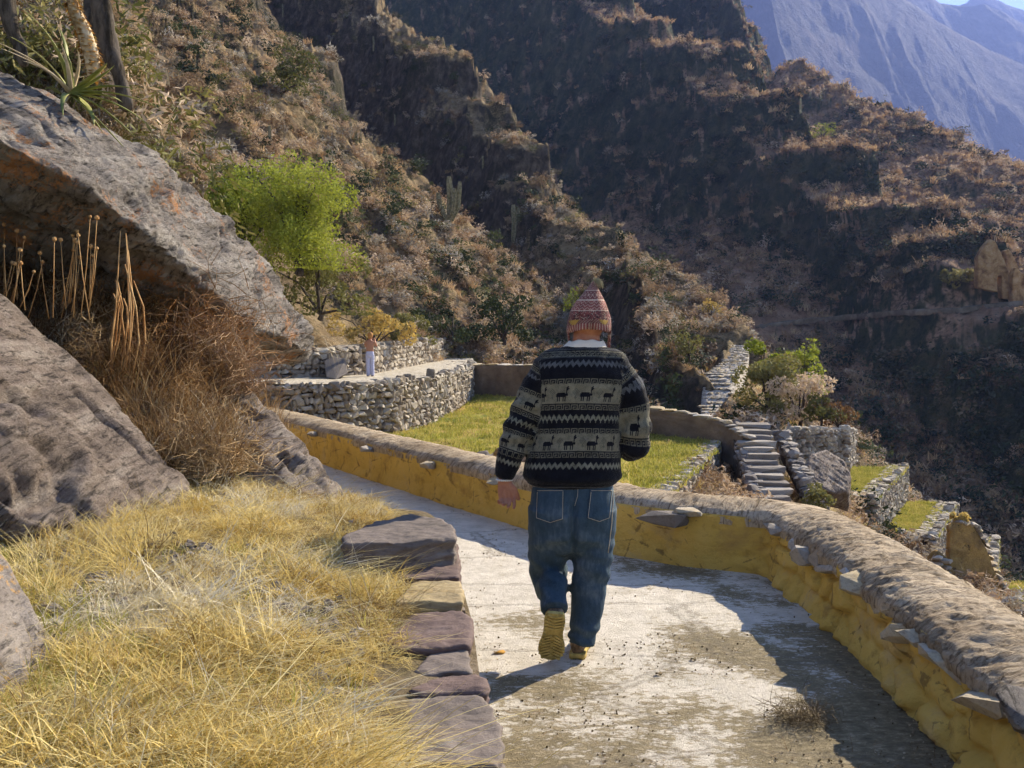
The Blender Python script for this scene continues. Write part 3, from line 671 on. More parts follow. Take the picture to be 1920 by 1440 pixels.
# D: bottom left corner
pts = [PD(-150, 1000, 2.5), PD(-30, 1010, 2.6), PD(10, 1040, 2.6), PD(55, 1110, 2.55), PD(100, 1200, 2.5), PD(112, 1250, 2.42), PD(96, 1300, 2.3), PD(-150, 1360, 1.95), PD(0, 1345, 2.1), PD(-150, 1180, 2.1), PD(-30, 1200, 2.12), PD(40, 1260, 2.2),
       PD(-150, 1100, 3.1), PD(60, 1250, 3.0), PD(-100, 1450, 2.2), PD(60, 1380, 2.5)]
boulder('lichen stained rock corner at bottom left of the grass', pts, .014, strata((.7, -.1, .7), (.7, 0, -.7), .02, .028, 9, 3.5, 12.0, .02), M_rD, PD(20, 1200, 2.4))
# ------------------------------------------------------------ people
def tube_parts(bm, pts, n=16):
    """pts: [(x,y,z,r) or (x,y,z,ra,rb)] ; closed tapered tube; ra along the horizontal-ish side axis, rb along the other"""
    rings = []; K = len(pts)
    for i, p in enumerate(pts):
        c = Vector(p[:3]); a = Vector(pts[min(K - 1, i + 1)][:3]); b = Vector(pts[max(0, i - 1)][:3]); t = (a - b).normalized()
        ux = Vector((1, 0, 0)) if abs(t.x) < .9 else Vector((0, 1, 0)); v = t.cross(ux).normalized(); ux = v.cross(t).normalized()
        ra = p[3]; rb = p[4] if len(p) > 4 else ra
        rings.append([bm.verts.new(c + ux * ra * math.cos(2 * math.pi * k / n) + v * rb * math.sin(2 * math.pi * k / n)) for k in range(n)])
    for i in range(K - 1):
        for k in range(n):
            bm.faces.new((rings[i][k], rings[i][(k + 1) % n], rings[i + 1][(k + 1) % n], rings[i + 1][k]))
    for ring, p, sgn in ((rings[0], pts[0], -1), (rings[-1], pts[-1], 1)):
        q = Vector(pts[1][:3]) - Vector(pts[0][:3]) if sgn < 0 else Vector(pts[-1][:3]) - Vector(pts[-2][:3])
        c = bm.verts.new(Vector(p[:3]) + q.normalized() * sgn * p[3] * .35)
        for k in range(n):
            f = (ring[(k + 1) % n], ring[k], c) if sgn < 0 else (ring[k], ring[(k + 1) % n], c)
            bm.faces.new(f)
def ball(bm, c, r, sc=(1, 1, 1)):
    bmesh.ops.create_uvsphere(bm, u_segments=16, v_segments=10, radius=r, matrix=Matrix.Translation(c) @ Matrix.Diagonal((*sc, 1)))
def fused(fn, vox, smooth=3, name='body'):
    bm = bmesh.new(); fn(bm); bmesh.ops.recalc_face_normals(bm, faces=bm.faces)
    me = bpy.data.meshes.new(name); bm.to_mesh(me); bm.free()
    m = voxel(me, vox, smooth); smooth_on(m); m.name = name; return m
BD = 4.70; MS = BD / FPX
def mp(px, py, dy=0.0):
    x, z = ray(px, py); D = BD + dy; return (x * D, D, EYE + z * D)
def M3(px, py, dy, *r): return (*mp(px, py, dy), *r)
q = NM('skin', .55, .35); q.base(q.ramp(q.noise(q.co(), 14, 5, .6), [(.35, (.36, .13, .065)), (.65, (.50, .22, .12))])); q.b.inputs['Subsurface Weight'].default_value = .12; q.b.inputs['Subsurface Radius'].default_value = (.02, .008, .004); q.bump(q.noise(q.co(), 120, 4, .6), .002, .6); M_skin = q.m
man = empty('person', mp(1078, 1255, -.1)[:2] + (0,)); tag(man, 'man walking away in black patterned knit sweater, blue jeans and pointed earflap hat', 'person')
MO = np.array(man.location[:])
def man_part(name, me, mat, parent=None):
    V, N = mesh_arrays(me); set_co(me, V - MO); return link_obj(name, me, parent or man, mat)
LARM = [M3(1024, 694, 0, .062), M3(1007, 722, 0, .072), M3(990, 762, -.01, .073), M3(974, 800, -.02, .071), M3(959, 846, -.03, .066), M3(949, 878, -.03, .054), M3(945, 896, -.03, .044)]
RARM = [M3(1160, 698, 0, .066), M3(1180, 724, 0, .074), M3(1189, 762, .0, .074), M3(1193, 802, -.005, .072), M3(1190, 838, .0, .066), M3(1182, 842, .09, .060), M3(1166, 826, .19, .052), M3(1148, 812, .26, .044)]
TOR = [(905, 1073, .222, .150), (880, 1073, .230, .155), (840, 1077, .220, .148), (800, 1081, .210, .140), (760, 1081, .219, .143), (720, 1086, .235, .148), (692, 1092, .236, .140), (672, 1095, .200, .118), (660, 1095, .145, .098), (650, 1095, .105, .085)]
def hand(bm, w, down, side, s=1.0, cs=1.0):
    """w wrist, down: finger direction, side: thumb side; back of the hand lies along down x side"""
    d = down.normalized(); sd = (side - d * side.dot(d)).normalized(); nb = d.cross(sd)
    tube_parts(bm, [(*(w - d * .02), .027 * s, .022 * s), (*(w + d * .01), .029 * s, .021 * s)], 12)
    P0 = w + d * .045 * s
    for k in range(4): tube_parts(bm, [(*(w + d * .005 + sd * (k - 1.5) * .012 * s), .015 * s), (*(P0 + sd * (k - 1.5) * .0185 * s), .0140 * s), (*(w + d * .088 * s + sd * (k - 1.5) * .0215 * s), .0105 * s)], 10)
    Ls = (.068, .078, .074, .058)
    for k in range(4):
        b = w + d * .085 * s + sd * (1.5 - k) * .0215 * s; L = Ls[k] * s; cur = (.35, .5, .62, .75)[k] * cs; d0 = d; d = (d0 + sd * (1.5 - k) * .05).normalized()
        p1 = b + (d * math.cos(cur) - nb * math.sin(cur)) * L * .45; p2 = p1 + (d * math.cos(cur * 2.2) - nb * math.sin(cur * 2.2)) * L * .32; p3 = p2 + (d * math.cos(cur * 3) - nb * math.sin(cur * 3)) * L * .24
        tube_parts(bm, [(*b, .0098 * s), (*p1, .0086 * s), (*p2, .0078 * s), (*p3, .0062 * s)], 10); d = d0
    t0 = w + d * .022 * s + sd * .022 * s; t1 = t0 + (d * .75 + sd * .62) * .036 * s; t2 = t1 + (d * .95 + sd * .18 - nb * .2) * .032 * s; t3 = t2 + (d * .97 - nb * .25) * .024 * s
    tube_parts(bm, [(*t0, .016 * s), (*t1, .0125 * s), (*t2, .0105 * s), (*t3, .008 * s)], 10)
HC = Vector(mp(1105, 603))
def man_body(bm):
    tube_parts(bm, [M3(1073, 945, 0, .16, .11), M3(1077, 840, 0, .16, .105), M3(1085, 730, 0, .18, .11), M3(1092, 695, 0, .17, .10), M3(1096, 668, 0, .10, .075), M3(1099, 650, .01, .068, .066), M3(1100, 630, .02, .064, .064), M3(1102, 612, .03, .066, .07)], 24)
    ball(bm, HC + Vector((0, .02, .02)), .1, (.80, .98, 1.12)); ball(bm, HC + Vector((0, .055, -.055)), .06, (.9, 1, .8))
    tube_parts(bm, [(*(HC + Vector((0, .115, .03))), .010), (*(HC + Vector((0, .137, -.012))), .017), (*(HC + Vector((0, .118, -.022))), .014)], 8)
    for sx in (-1, 1):
        ball(bm, HC + Vector((sx * .082, .01, -.005)), .03, (.35, .7, 1.1)); ball(bm, HC + Vector((sx * .032, .104, .03)), .016, (1.2, .6, .7))
    ball(bm, HC + Vector((0, .11, -.048)), .024, (1.2, .5, .35)); ball(bm, HC + Vector((0, .105, -.085)), .026, (1, .7, .7))
    sc = lambda L, k: [(*p[:3], p[3] * k) for p in L]
    tube_parts(bm, sc(LARM, .62), 14); tube_parts(bm, sc(RARM, .62), 14)
    w = Vector(LARM[-1][:3]); hand(bm, w + Vector((.002, 0, -.012)), Vector((.16, -.08, -1)), Vector((.9, -.25, 0)), 1.0, -1.15)
    w = Vector(RARM[-1][:3]); hand(bm, w, Vector((-.8, .3, .2)), Vector((0, .2, 1)), .95)
    tube_parts(bm, [(*p[:3], p[3] * .66) for p in LEG_L], 14); tube_parts(bm, [(*p[:3], p[3] * .66) for p in LEG_R], 14)
LEG_L = [M3(1030, 950, -.005, .108, .128), M3(1028, 1000, 0, .103, .112), M3(1027, 1040, .04, .102, .10), M3(1028, 1072, .07, .098), M3(1033, 1105, .02, .086), (.192, 4.63, .36, .074), (.192, 4.56, .295, .068), (.197, 4.52, .262, .070)]
LEG_R = [M3(1118, 950, -.005, .106, .128), M3(1116, 1000, 0, .104, .115), M3(1111, 1050, 0, .100), M3(1106, 1095, .005, .091), M3(1101, 1140, -.01, .085), M3(1095, 1180, -.04, .077), M3(1091, 1196, -.05, .070), M3(1089, 1209, -.055, .066)]
me = fused(man_body, .0042, 1, 'body'); man_part('body', me, M_skin)

# knitted patterns, drawn stitch by stitch
def new_image(name, A):
    h, w = A.shape[:2]; im = bpy.data.images.new(name, w, h); buf = np.ones((h, w, 4), np.float32); buf[..., :3] = np.where(A <= .0031308, A * 12.92, 1.055 * np.clip(A, 0, 1) ** (1 / 2.4) - .055)[::-1]
    im.pixels.foreach_set(buf.ravel()); im.update(); im.pack(); return im
LL = ["...........#..", "..........##..", "..........###.", "..........##..", "..........#...", "..........#...", ".########.#...", "############..", "############..", "##########....", ".#.#...#.#....", ".#.#...#.#....", ".#.#...#.#....", ".#.#...#.#...."]
DI = ["...#...", "..#.#..", ".#.#.#.", "#.#.#.#", ".#.#.#.", "..#.#..", "...#...", "...#...", "..###..", "...#..."]
SW, SH = 24, 128
tan = np.array((.17, .152, .105)); blk = np.array((.010, .010, .012)); oliv = np.array((.10, .095, .07)); grey = np.array((.085, .085, .085))
A = np.zeros((SH, SW, 3)); A[:] = blk
def band(r0, r1, c): A[r0:r1] = c
def glyph(r0, c0, G, c):
    for i, row in enumerate(G):
        for j, ch in enumerate(row):
            if ch == '#' and r0 + i < SH: A[r0 + i, (c0 + j) % SW] = c
def key(r0):
    band(r0, r0 + 6, tan * .75)
    K = ["########", "#.......", "#.####.#", "#.#..#.#", "#.##.#.#", "#....#.#"][:6]
    for k in range(3): glyph(r0, k * 8, ["########", ".......#", ".#####.#", ".#...#.#", ".#.###.#", ".#......"], blk)
def zig(r0, c, amp=4, th=4):
    for j in range(SW):
        o = abs((j % 6) - 3) * amp / 3.0
        for t in range(th): A[int(r0 + o + t), j] = c
# rows from the neck (0) to the hem (127); 1 row = 5 mm
band(0, 8, grey * .6); key(1); zig(10, grey, 3, 4); band(18, 24, blk); 
key(26); band(32, 50, tan); glyph(34, 0, LL, blk); glyph(36, 16, DI, oliv); key(50)
zig(60, oliv * 1.6, 4, 4); key(72); band(78, 94, tan); glyph(79, 10, LL, blk); glyph(81, 2, DI, oliv); key(94); zig(104, oliv * 1.7, 3, 4); band(114, 128, blk)
big = np.repeat(np.repeat(A, 2, 0), 2, 1)
im_sw = new_image('sweater_pattern', big)
def knit_mat(name, im, bump=.004, sc=300, rough=.95, grain=.35, sheen=.15):
    q = NM(name, rough, .05); t = q.new('ShaderNodeTexImage'); t.image = im; t.extension = 'REPEAT'; uv = q.new('ShaderNodeUVMap'); q.L(uv.outputs[0], t.inputs[0])
    n = q.noise(q.co(), sc, 4, .7); n2 = q.noise(q.co(), 26, 5, .6); k = q.math('ADD', q.math('MULTIPLY', n, .8), q.math('MULTIPLY', n2, .7))
    c = q.mix(1.0, t.outputs[0], q.ramp(k, [(.45, .30), (1.0, 1.7)]), 'MULTIPLY'); q.base(c)
    q.b.inputs['Sheen Weight'].default_value = sheen; q.b.inputs['Sheen Roughness'].default_value = .4; q.b.inputs['Sheen Tint'].default_value = (.9, .85, .75, 1); q.bump(n, bump, .8); q.bump(n2, .004, .6); return q.m
M_sweater = knit_mat('wool_knit', im_sw)
def sweater(bm):
    rings = [(*mp(xc, py), a, b) for py, xc, a, b in TOR]
    tube_parts(bm, [(r[0], r[1], r[2], r[3], r[4]) for r in rings], 36)
    tube_parts(bm, LARM, 20); tube_parts(bm, RARM, 20)
    for c, r in ((M3(1045, 678, 0), .085), (M3(1140, 680, 0), .09)): ball(bm, Vector(c[:3]), r, (1.1, 1, .8))
me = fused(sweater, .0075, 8, 'sweater')
V, N = mesh_arrays(me)
def arm_param(V, ARM):
    P_ = np.array([p[:3] for p in ARM]); R_ = np.array([p[3] for p in ARM]); cum = np.r_[0, np.cumsum(np.linalg.norm(np.diff(P_, axis=0), axis=1))]
    best = np.full(len(V), 9.); fr = np.zeros(len(V)); th = np.zeros(len(V))
    for i in range(len(P_) - 1):
        a, b = P_[i], P_[i + 1]; ab = b - a; t = np.clip(((V - a) @ ab) / (ab @ ab), 0, 1); q_ = a + t[:, None] * ab; d = np.linalg.norm(V - q_, axis=1) / (R_[i] + (R_[i + 1] - R_[i]) * t)
        m = d < best; best = np.where(m, d, best); fr = np.where(m, (cum[i] + t * math.sqrt(ab @ ab)) / cum[-1], fr)
        tt_ = ab / np.linalg.norm(ab); e1 = np.array((1, 0, 0)) - tt_ * tt_[0]; e1 /= np.linalg.norm(e1); e2 = np.cross(tt_, e1); w = V - q_
        th = np.where(m, np.arctan2(w @ e1, w @ e2), th)
    return best, fr, th
bl, fl, tl = arm_param(V, LARM); br, frr, tr_ = arm_param(V, RARM)
Tz = np.array([mp(xc, py)[2] for py, xc, a, b in TOR]); Tx = np.array([mp(xc, py)[0] for py, xc, a, b in TOR]); Ta = np.array([a for *_, a, b in TOR]); Tb = np.array([b for *_, b in TOR])
xc_ = np.interp(V[:, 2], Tz, Tx); aa = np.interp(V[:, 2], Tz, Ta); bb_ = np.interp(V[:, 2], Tz, Tb)
inel = np.sqrt(((V[:, 0] - xc_) / aa) ** 2 + ((V[:, 1] - BD) / bb_) ** 2)
isL = (bl < 1.3) & (inel > .97) & (V[:, 0] < xc_); isR = (br < 1.3) & (inel > .97) & (V[:, 0] > xc_)
ztop, zbot = Tz[-1] - .005, Tz[0]
vv = (V[:, 2] - zbot) / (ztop - zbot) + .02 * (np.abs(V[:, 0] - xc_) / .2) ** 2
uu = np.arctan2((V[:, 0] - xc_) / aa, -(V[:, 1] - BD) / bb_) * .21 / .105
vv = np.where(isL, 1 - .99 * fl, vv); uu = np.where(isL, tl * .075 / .105 + .2, uu); vv = np.where(isR, 1 - .80 * frr, vv); uu = np.where(isR, tr_ * .075 / .105 + .4, uu)
# folds: slack at the waist, elbows and armpits, knit grain
fold = .007 * fbm(V[:, 0] * 5, V[:, 1] * 5, V[:, 2] * 13, 3) + .0018 * fbm(V[:, 0] * 60, V[:, 1] * 60, V[:, 2] * 60, 2)
hem = np.exp(-((V[:, 2] - (zbot + .035)) / .022) ** 2) * .010 - np.exp(-((V[:, 2] - (zbot + .005)) / .012) ** 2) * .008
armf = np.where(isL, .006 * np.sin(fl * 42 + 2 * tl) * np.exp(-((fl - .55) / .25) ** 2), 0) + np.where(isR, .006 * np.sin(frr * 46 + tr_) * np.exp(-((frr - .5) / .25) ** 2), 0)
set_co(me, V + N * (fold + hem * (~(isL | isR)) + armf)[:, None])
uvl = me.uv_layers.new(name='UVMap'); li = np.empty(len(me.loops), np.int32); me.loops.foreach_get('vertex_index', li); uvl.data.foreach_set('uv', np.stack([uu[li], vv[li]], 1).astype(np.float32).ravel())
man_part('sweater', me, M_sweater)

# jeans
q = NM('denim', .85, .15); co = q.co(); n1 = q.noise(co, 6, 5, .6); n2 = q.noise(co, 240, 4, .7); n3 = q.noise(q.co((3, 3, 1)), 18, 6, .7)
c = q.ramp(q.math('ADD', q.math('MULTIPLY', n1, .6), q.math('MULTIPLY', n3, .4)), [(.30, (.018, .036, .048)), (.5, (.044, .074, .096)), (.66, (.13, .165, .185))])
c = q.mix(q.ramp(n2, [(.35, .45), (.55, 0)]), c, (.075, .10, .12)); q.base(c); q.bump(n2, .002, .7); q.bump(n3, .005, .6); M_denim = q.m
def jeans(bm):
    tube_parts(bm, [M3(1074, 893, 0, .190, .125), M3(1074, 925, 0, .205, .145), M3(1074, 960, -.008, .214, .158), M3(1073, 1000, -.003, .212, .145), M3(1072, 1026, .01, .195, .10)], 34)
    tube_parts(bm, LEG_L, 22); tube_parts(bm, LEG_R, 22)
me = fused(jeans, .0065, 5, 'jeans'); V, N = mesh_arrays(me)
x, y, z = V.T
legf = .006 * fbm(x * 5 + z * 5, y * 5, z * 5, 3) * sstep(.62, .35, z) + .0035 * fbm(x * 8, y * 8, z * 16, 3)
knee = .0045 * np.sin((z - .40) * 60 + x * 34 + 5 * fbm(x * 4, y * 4, z * 4, 2)) * np.exp(-((z - .42) / .10) ** 2) + .007 * np.sin(z * 90 + x * 20 + 5 * fbm(x * 5, y * 5, z * 5, 2)) * np.exp(-((z - .10) / .055) ** 2)
cxm = mp(1071, 960)[0]
cleft = -.028 * np.exp(-((x - cxm) / .018) ** 2) * sstep(.84, .70, z) * sstep(.42, .56, z) * (y < BD)
seat = .0035 * np.sin((z - .5) * 70 + abs(x - cxm) * 30) * np.exp(-((z - .55) / .06) ** 2)
set_co(me, V + N * (legf + knee + cleft + seat - .006)[:, None]); smooth_on(me)
from mathutils.bvhtree import BVHTree
jb = BVHTree.FromPolygons([tuple(v) for v in mesh_arrays(me)[0]], [tuple(p.vertices) for p in me.polygons])
jeans_o = man_part('jeans', me, M_denim)
def on_jeans(px, py, off=.004):
    rx, rz = ray(px, py); d = Vector((rx, 1, rz)).normalized(); h = jb.ray_cast(Vector((0, 0, EYE)), d)
    if h[0] is None: return None
    return h[0] - d * off
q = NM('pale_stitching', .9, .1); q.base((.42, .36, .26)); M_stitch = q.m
def thread(name, pxs_, parent, r=.0013, mat=None, n=18):
    pts = []
    for i in range(len(pxs_) - 1):
        for k in range(n):
            t = k / n; h = on_jeans(pxs_[i][0] + (pxs_[i + 1][0] - pxs_[i][0]) * t, pxs_[i][1] + (pxs_[i + 1][1] - pxs_[i][1]) * t, .002)
            if h: pts.append(h)
    bm = bmesh.new(); tube_parts(bm, [(*(p - Vector(MO)), r) for p in pts], 5); m = bpy.data.meshes.new(name); bm.to_mesh(m); bm.free(); smooth_on(m); return link_obj(name, m, parent, mat or M_stitch)
def pocket(c):
    (x0, y0), (x1, y1), (x2, y2), (x3, y3), mid = *c[:4], c[4]
    n = 14; G = []
    for i in range(n):
        for j in range(n):
            a, b = i / (n - 1), j / (n - 1); px = (x0 + (x1 - x0) * a) * (1 - b) + (x3 + (x2 - x3) * a) * b; py = (y0 + (y1 - y0) * a) * (1 - b) + (y3 + (y2 - y3) * a) * b + (mid * b * (1 - abs(2 * a - 1)))
            h = on_jeans(px, py, .005) or Vector(mp(px, py, -.15)); G.append(h - Vector(MO))
    m = mesh_np('back_pocket', [tuple(g) for g in G], grid_faces(n, n)[:, ::-1]); m = evaluated(m, [('SOLIDIFY', dict(thickness=.006, offset=-1))]); o = link_obj('back_pocket', m, man, M_denim)
    L = [(x0, y0), (x1, y1), (x2, y2), ((x2 + x3) / 2, (y2 + y3) / 2 + mid), (x3, y3), (x0, y0)]
    ins = lambda p: (p[0] + (1 if p[0] < (x0 + x1) / 2 else -1) * 1.5, p[1] + (1.5 if p[1] < (y0 + y2) / 2 else -1.5))
    t = thread('stitching', [ins(p) for p in L], o, .0014); V_, N_ = mesh_arrays(t.data); V_[:, 1] -= .0045; set_co(t.data, V_)
pocket(((1006, 918), (1057, 918), (1056, 974), (1004, 972), 8)); pocket(((1107, 918), (1149, 918), (1144, 972), (1101, 972), 7))
thread('stitching', [(1000, 912), (1074, 916), (1152, 911)], man); thread('stitching', [(1084, 905), (1083, 930), (1077, 950)], man)
thread('rim_lit_seam', [(1151, 915), (1147, 980), (1140, 1040)], man, .0022)  # pale seam line carries the rim light of the right edge in its colour
for px in (1030, 1083, 1130):
    a = on_jeans(px, 899, .006) or Vector(mp(px, 899, -.13)); bm = bmesh.new(); bmesh.ops.create_cube(bm, size=1, matrix=Matrix.Translation(a - Vector(MO)) @ Matrix.Diagonal((.012, .006, .04, 1))); m = bpy.data.meshes.new('belt_loop'); bm.to_mesh(m); bm.free(); link_obj('belt_loop', m, man, M_denim)

# shirt collar
bm = bmesh.new(); n = 40; rings = []
for (py, xc, a, b, dz) in ((660, 1095, .112, .094, 0), (650, 1096, .108, .092, 0), (641, 1099, .088, .080, .0), (636, 1100, .079, .073, .003), (639, 1100, .074, .068, 0), (655, 1100, .072, .066, 0)):
    c = Vector(mp(xc, py, .008)); rings.append([bm.verts.new(c + Vector((a * math.sin(2 * math.pi * k / n), -b * math.cos(2 * math.pi * k / n), .004 * math.sin(k * .9) - .012 * (1 - math.cos(2 * math.pi * k / n)) * .5))) for k in range(n)])
for i in range(len(rings) - 1):
    for k in range(n): bm.faces.new((rings[i][k], rings[i][(k + 1) % n], rings[i + 1][(k + 1) % n], rings[i + 1][k]))
me = bpy.data.meshes.new('shirt_collar'); bm.to_mesh(me); bm.free(); me = evaluated(me, [('SUBSURF', dict(levels=1))]); smooth_on(me)
q = NM('cream_cotton', .9, .1); q.base((.72, .62, .49)); q.bump(q.noise(q.co(), 300, 3, .6), .001, .6); q.bump(q.noise(q.co(), 30, 4, .6), .004, .6); M_cotton = q.m
man_part('shirt_collar', me, M_cotton)

# pointed hat with ear flaps
HWp, HHp = 32, 64; mar = np.array((.15, .05, .045)); crm = np.array((.45, .33, .24)); red = np.array((.21, .065, .055)); yel = np.array((.42, .25, .06)); dk = np.array((.05, .03, .03))
A = np.zeros((HHp, HWp, 3)); A[:] = mar; r_ = random.Random(3)
for j in range(HWp):
    for i in range(HHp):
        if i < 12: A[i, j] = crm * .8 if (i + j) % 3 == 0 else mar
        elif i in (12, 24, 25, 38): A[i, j] = crm
        elif 13 <= i < 24: A[i, j] = crm if abs(((j + 4) % 8) - 4) == abs(i - 18) % 5 or (i == 18 and j % 2) else mar
        elif 26 <= i < 38: A[i, j] = crm if (abs((j % 6) - 3) == (i - 26) % 4) else red
        elif 39 <= i < 50: A[i, j] = r_.choice([mar, crm * .7, dk, red, mar])
        elif 50 <= i < 55: A[i, j] = yel * .9 if abs((j % 32) - 14) < 7 - (i - 50) else (crm * .6 if (i + j) % 3 == 0 else mar)
        else: A[i, j] = crm * .8 if j % 3 == 0 else red
im_hat = new_image('hat_pattern', np.repeat(np.repeat(A, 2, 0), 2, 1)); M_hat = knit_mat('hat_knit', im_hat, .003, 260, .95)
HP = [(527, 1114, .004), (531, 1114, .011), (538, 1112, .022), (548, 1110, .041), (560, 1108, .061), (572, 1106, .080), (584, 1105, .094), (596, 1104, .103), (606, 1104, .1055), (614, 1104, .104), (619, 1104, .099), (617, 1104, .093), (600, 1104, .088)]
n = 48; VV = []; UV = []
for i, (py, xc, a) in enumerate(HP):
    for k in range(n + 1):
        th = 2 * math.pi * k / n; c = mp(xc, py, .02); fl_ = .006 * math.sin(th * 5 + i) * (i > 6)
        drop = 0 if i < 8 else -.02 * (abs(math.sin(th)) ** 3)
        VV.append((c[0] + (a + fl_) * .98 * math.sin(th), c[1] - (a + fl_) * 1.12 * math.cos(th), c[2] + drop)); UV.append((k / n * 4, 1 - (py - 527) / 92.0))
F = [(i * (n + 1) + k, i * (n + 1) + k + 1, (i + 1) * (n + 1) + k + 1, (i + 1) * (n + 1) + k) for i in range(len(HP) - 1) for k in range(n)]
me = mesh_np('hat', VV, [f[::-1] for f in F]); uvl = me.uv_layers.new(name='UVMap')
li = np.empty(len(me.loops), np.int32); me.loops.foreach_get('vertex_index', li); uvl.data.foreach_set('uv', np.array(UV, np.float32)[li].ravel()); me = evaluated(me, [('SUBSURF', dict(levels=1))]); smooth_on(me)
V, N = mesh_arrays(me); set_co(me, V + N * (.0018 * fbm(V[:, 0] * 70, V[:, 1] * 70, V[:, 2] * 70, 2) + .003 * fbm(V[:, 0] * 14, V[:, 1] * 14, V[:, 2] * 14, 2))[:, None])
hat = man_part('hat', me, M_hat)
for sx, yb in ((1, 664), (-1, 640)):
    VV = []; UV = []; n1_, n2_ = 8, 8
    for i in range(n1_):
        for j in range(n2_):
            t = i / (n1_ - 1); w = (.052 * (1 - .75 * t)); a_ = (j / (n2_ - 1) - .5) * 2 * w
            p = mp(1104, 612 + (yb - 612) * t, .03); VV.append((p[0] + sx * (.100 - .006 * t), p[1] + a_, p[2] + .002 * math.sin(j * 2))); UV.append((j / 8, .3 + .3 * t))
    me = mesh_np('ear_flap', VV, grid_faces(n1_, n2_)); uvl = me.uv_layers.new(name='UVMap'); li = np.empty(len(me.loops), np.int32); me.loops.foreach_get('vertex_index', li); uvl.data.foreach_set('uv', np.array(UV, np.float32)[li].ravel())
    me = evaluated(me, [('SOLIDIFY', dict(thickness=.009, offset=0)), ('SUBSURF', dict(levels=1))]); smooth_on(me); man_part('ear_flap', me, M_hat, hat)
bm = bmesh.new(); rt = random.Random(8); tip = Vector(mp(1115, 528, .02))
for k in range(70):
    a = rt.uniform(0, 6.28); d = Vector((math.cos(a) * rt.uniform(.2, 1) + .55, math.sin(a) * rt.uniform(.2, 1), rt.uniform(-.2, 1.0))).normalized(); L = rt.uniform(.018, .036)
    tube_parts(bm, [(*tip, .0016), (*(tip + d * L * .6), .0015), (*(tip + d * L + Vector((.006, 0, -.012))), .0012), (*(tip + d * L + Vector((.010, 0, -.030))), .0008)], 4)
me = bpy.data.meshes.new('tassel'); bm.to_mesh(me); bm.free(); q = NM('tassel_wool', .95, .05); q.base((.30, .27, .17)); man_part('tassel', me, q.m, hat)

# bracelet
bm = bmesh.new(); w = Vector(LARM[-1][:3]) + Vector((.002, 0, -.006))
for k in range(22):
    a = 2 * math.pi * k / 22; bmesh.ops.create_icosphere(bm, subdivisions=1, radius=.0062, matrix=Matrix.Translation(w + Vector((.036 * math.cos(a), .032 * math.sin(a), -.002))))
me = bpy.data.meshes.new('bracelet'); bm.to_mesh(me); bm.free(); q = NM('white_beads', .4, .5); q.base((.75, .70, .62)); smooth_on(me); man_part('bracelet', me, q.m)

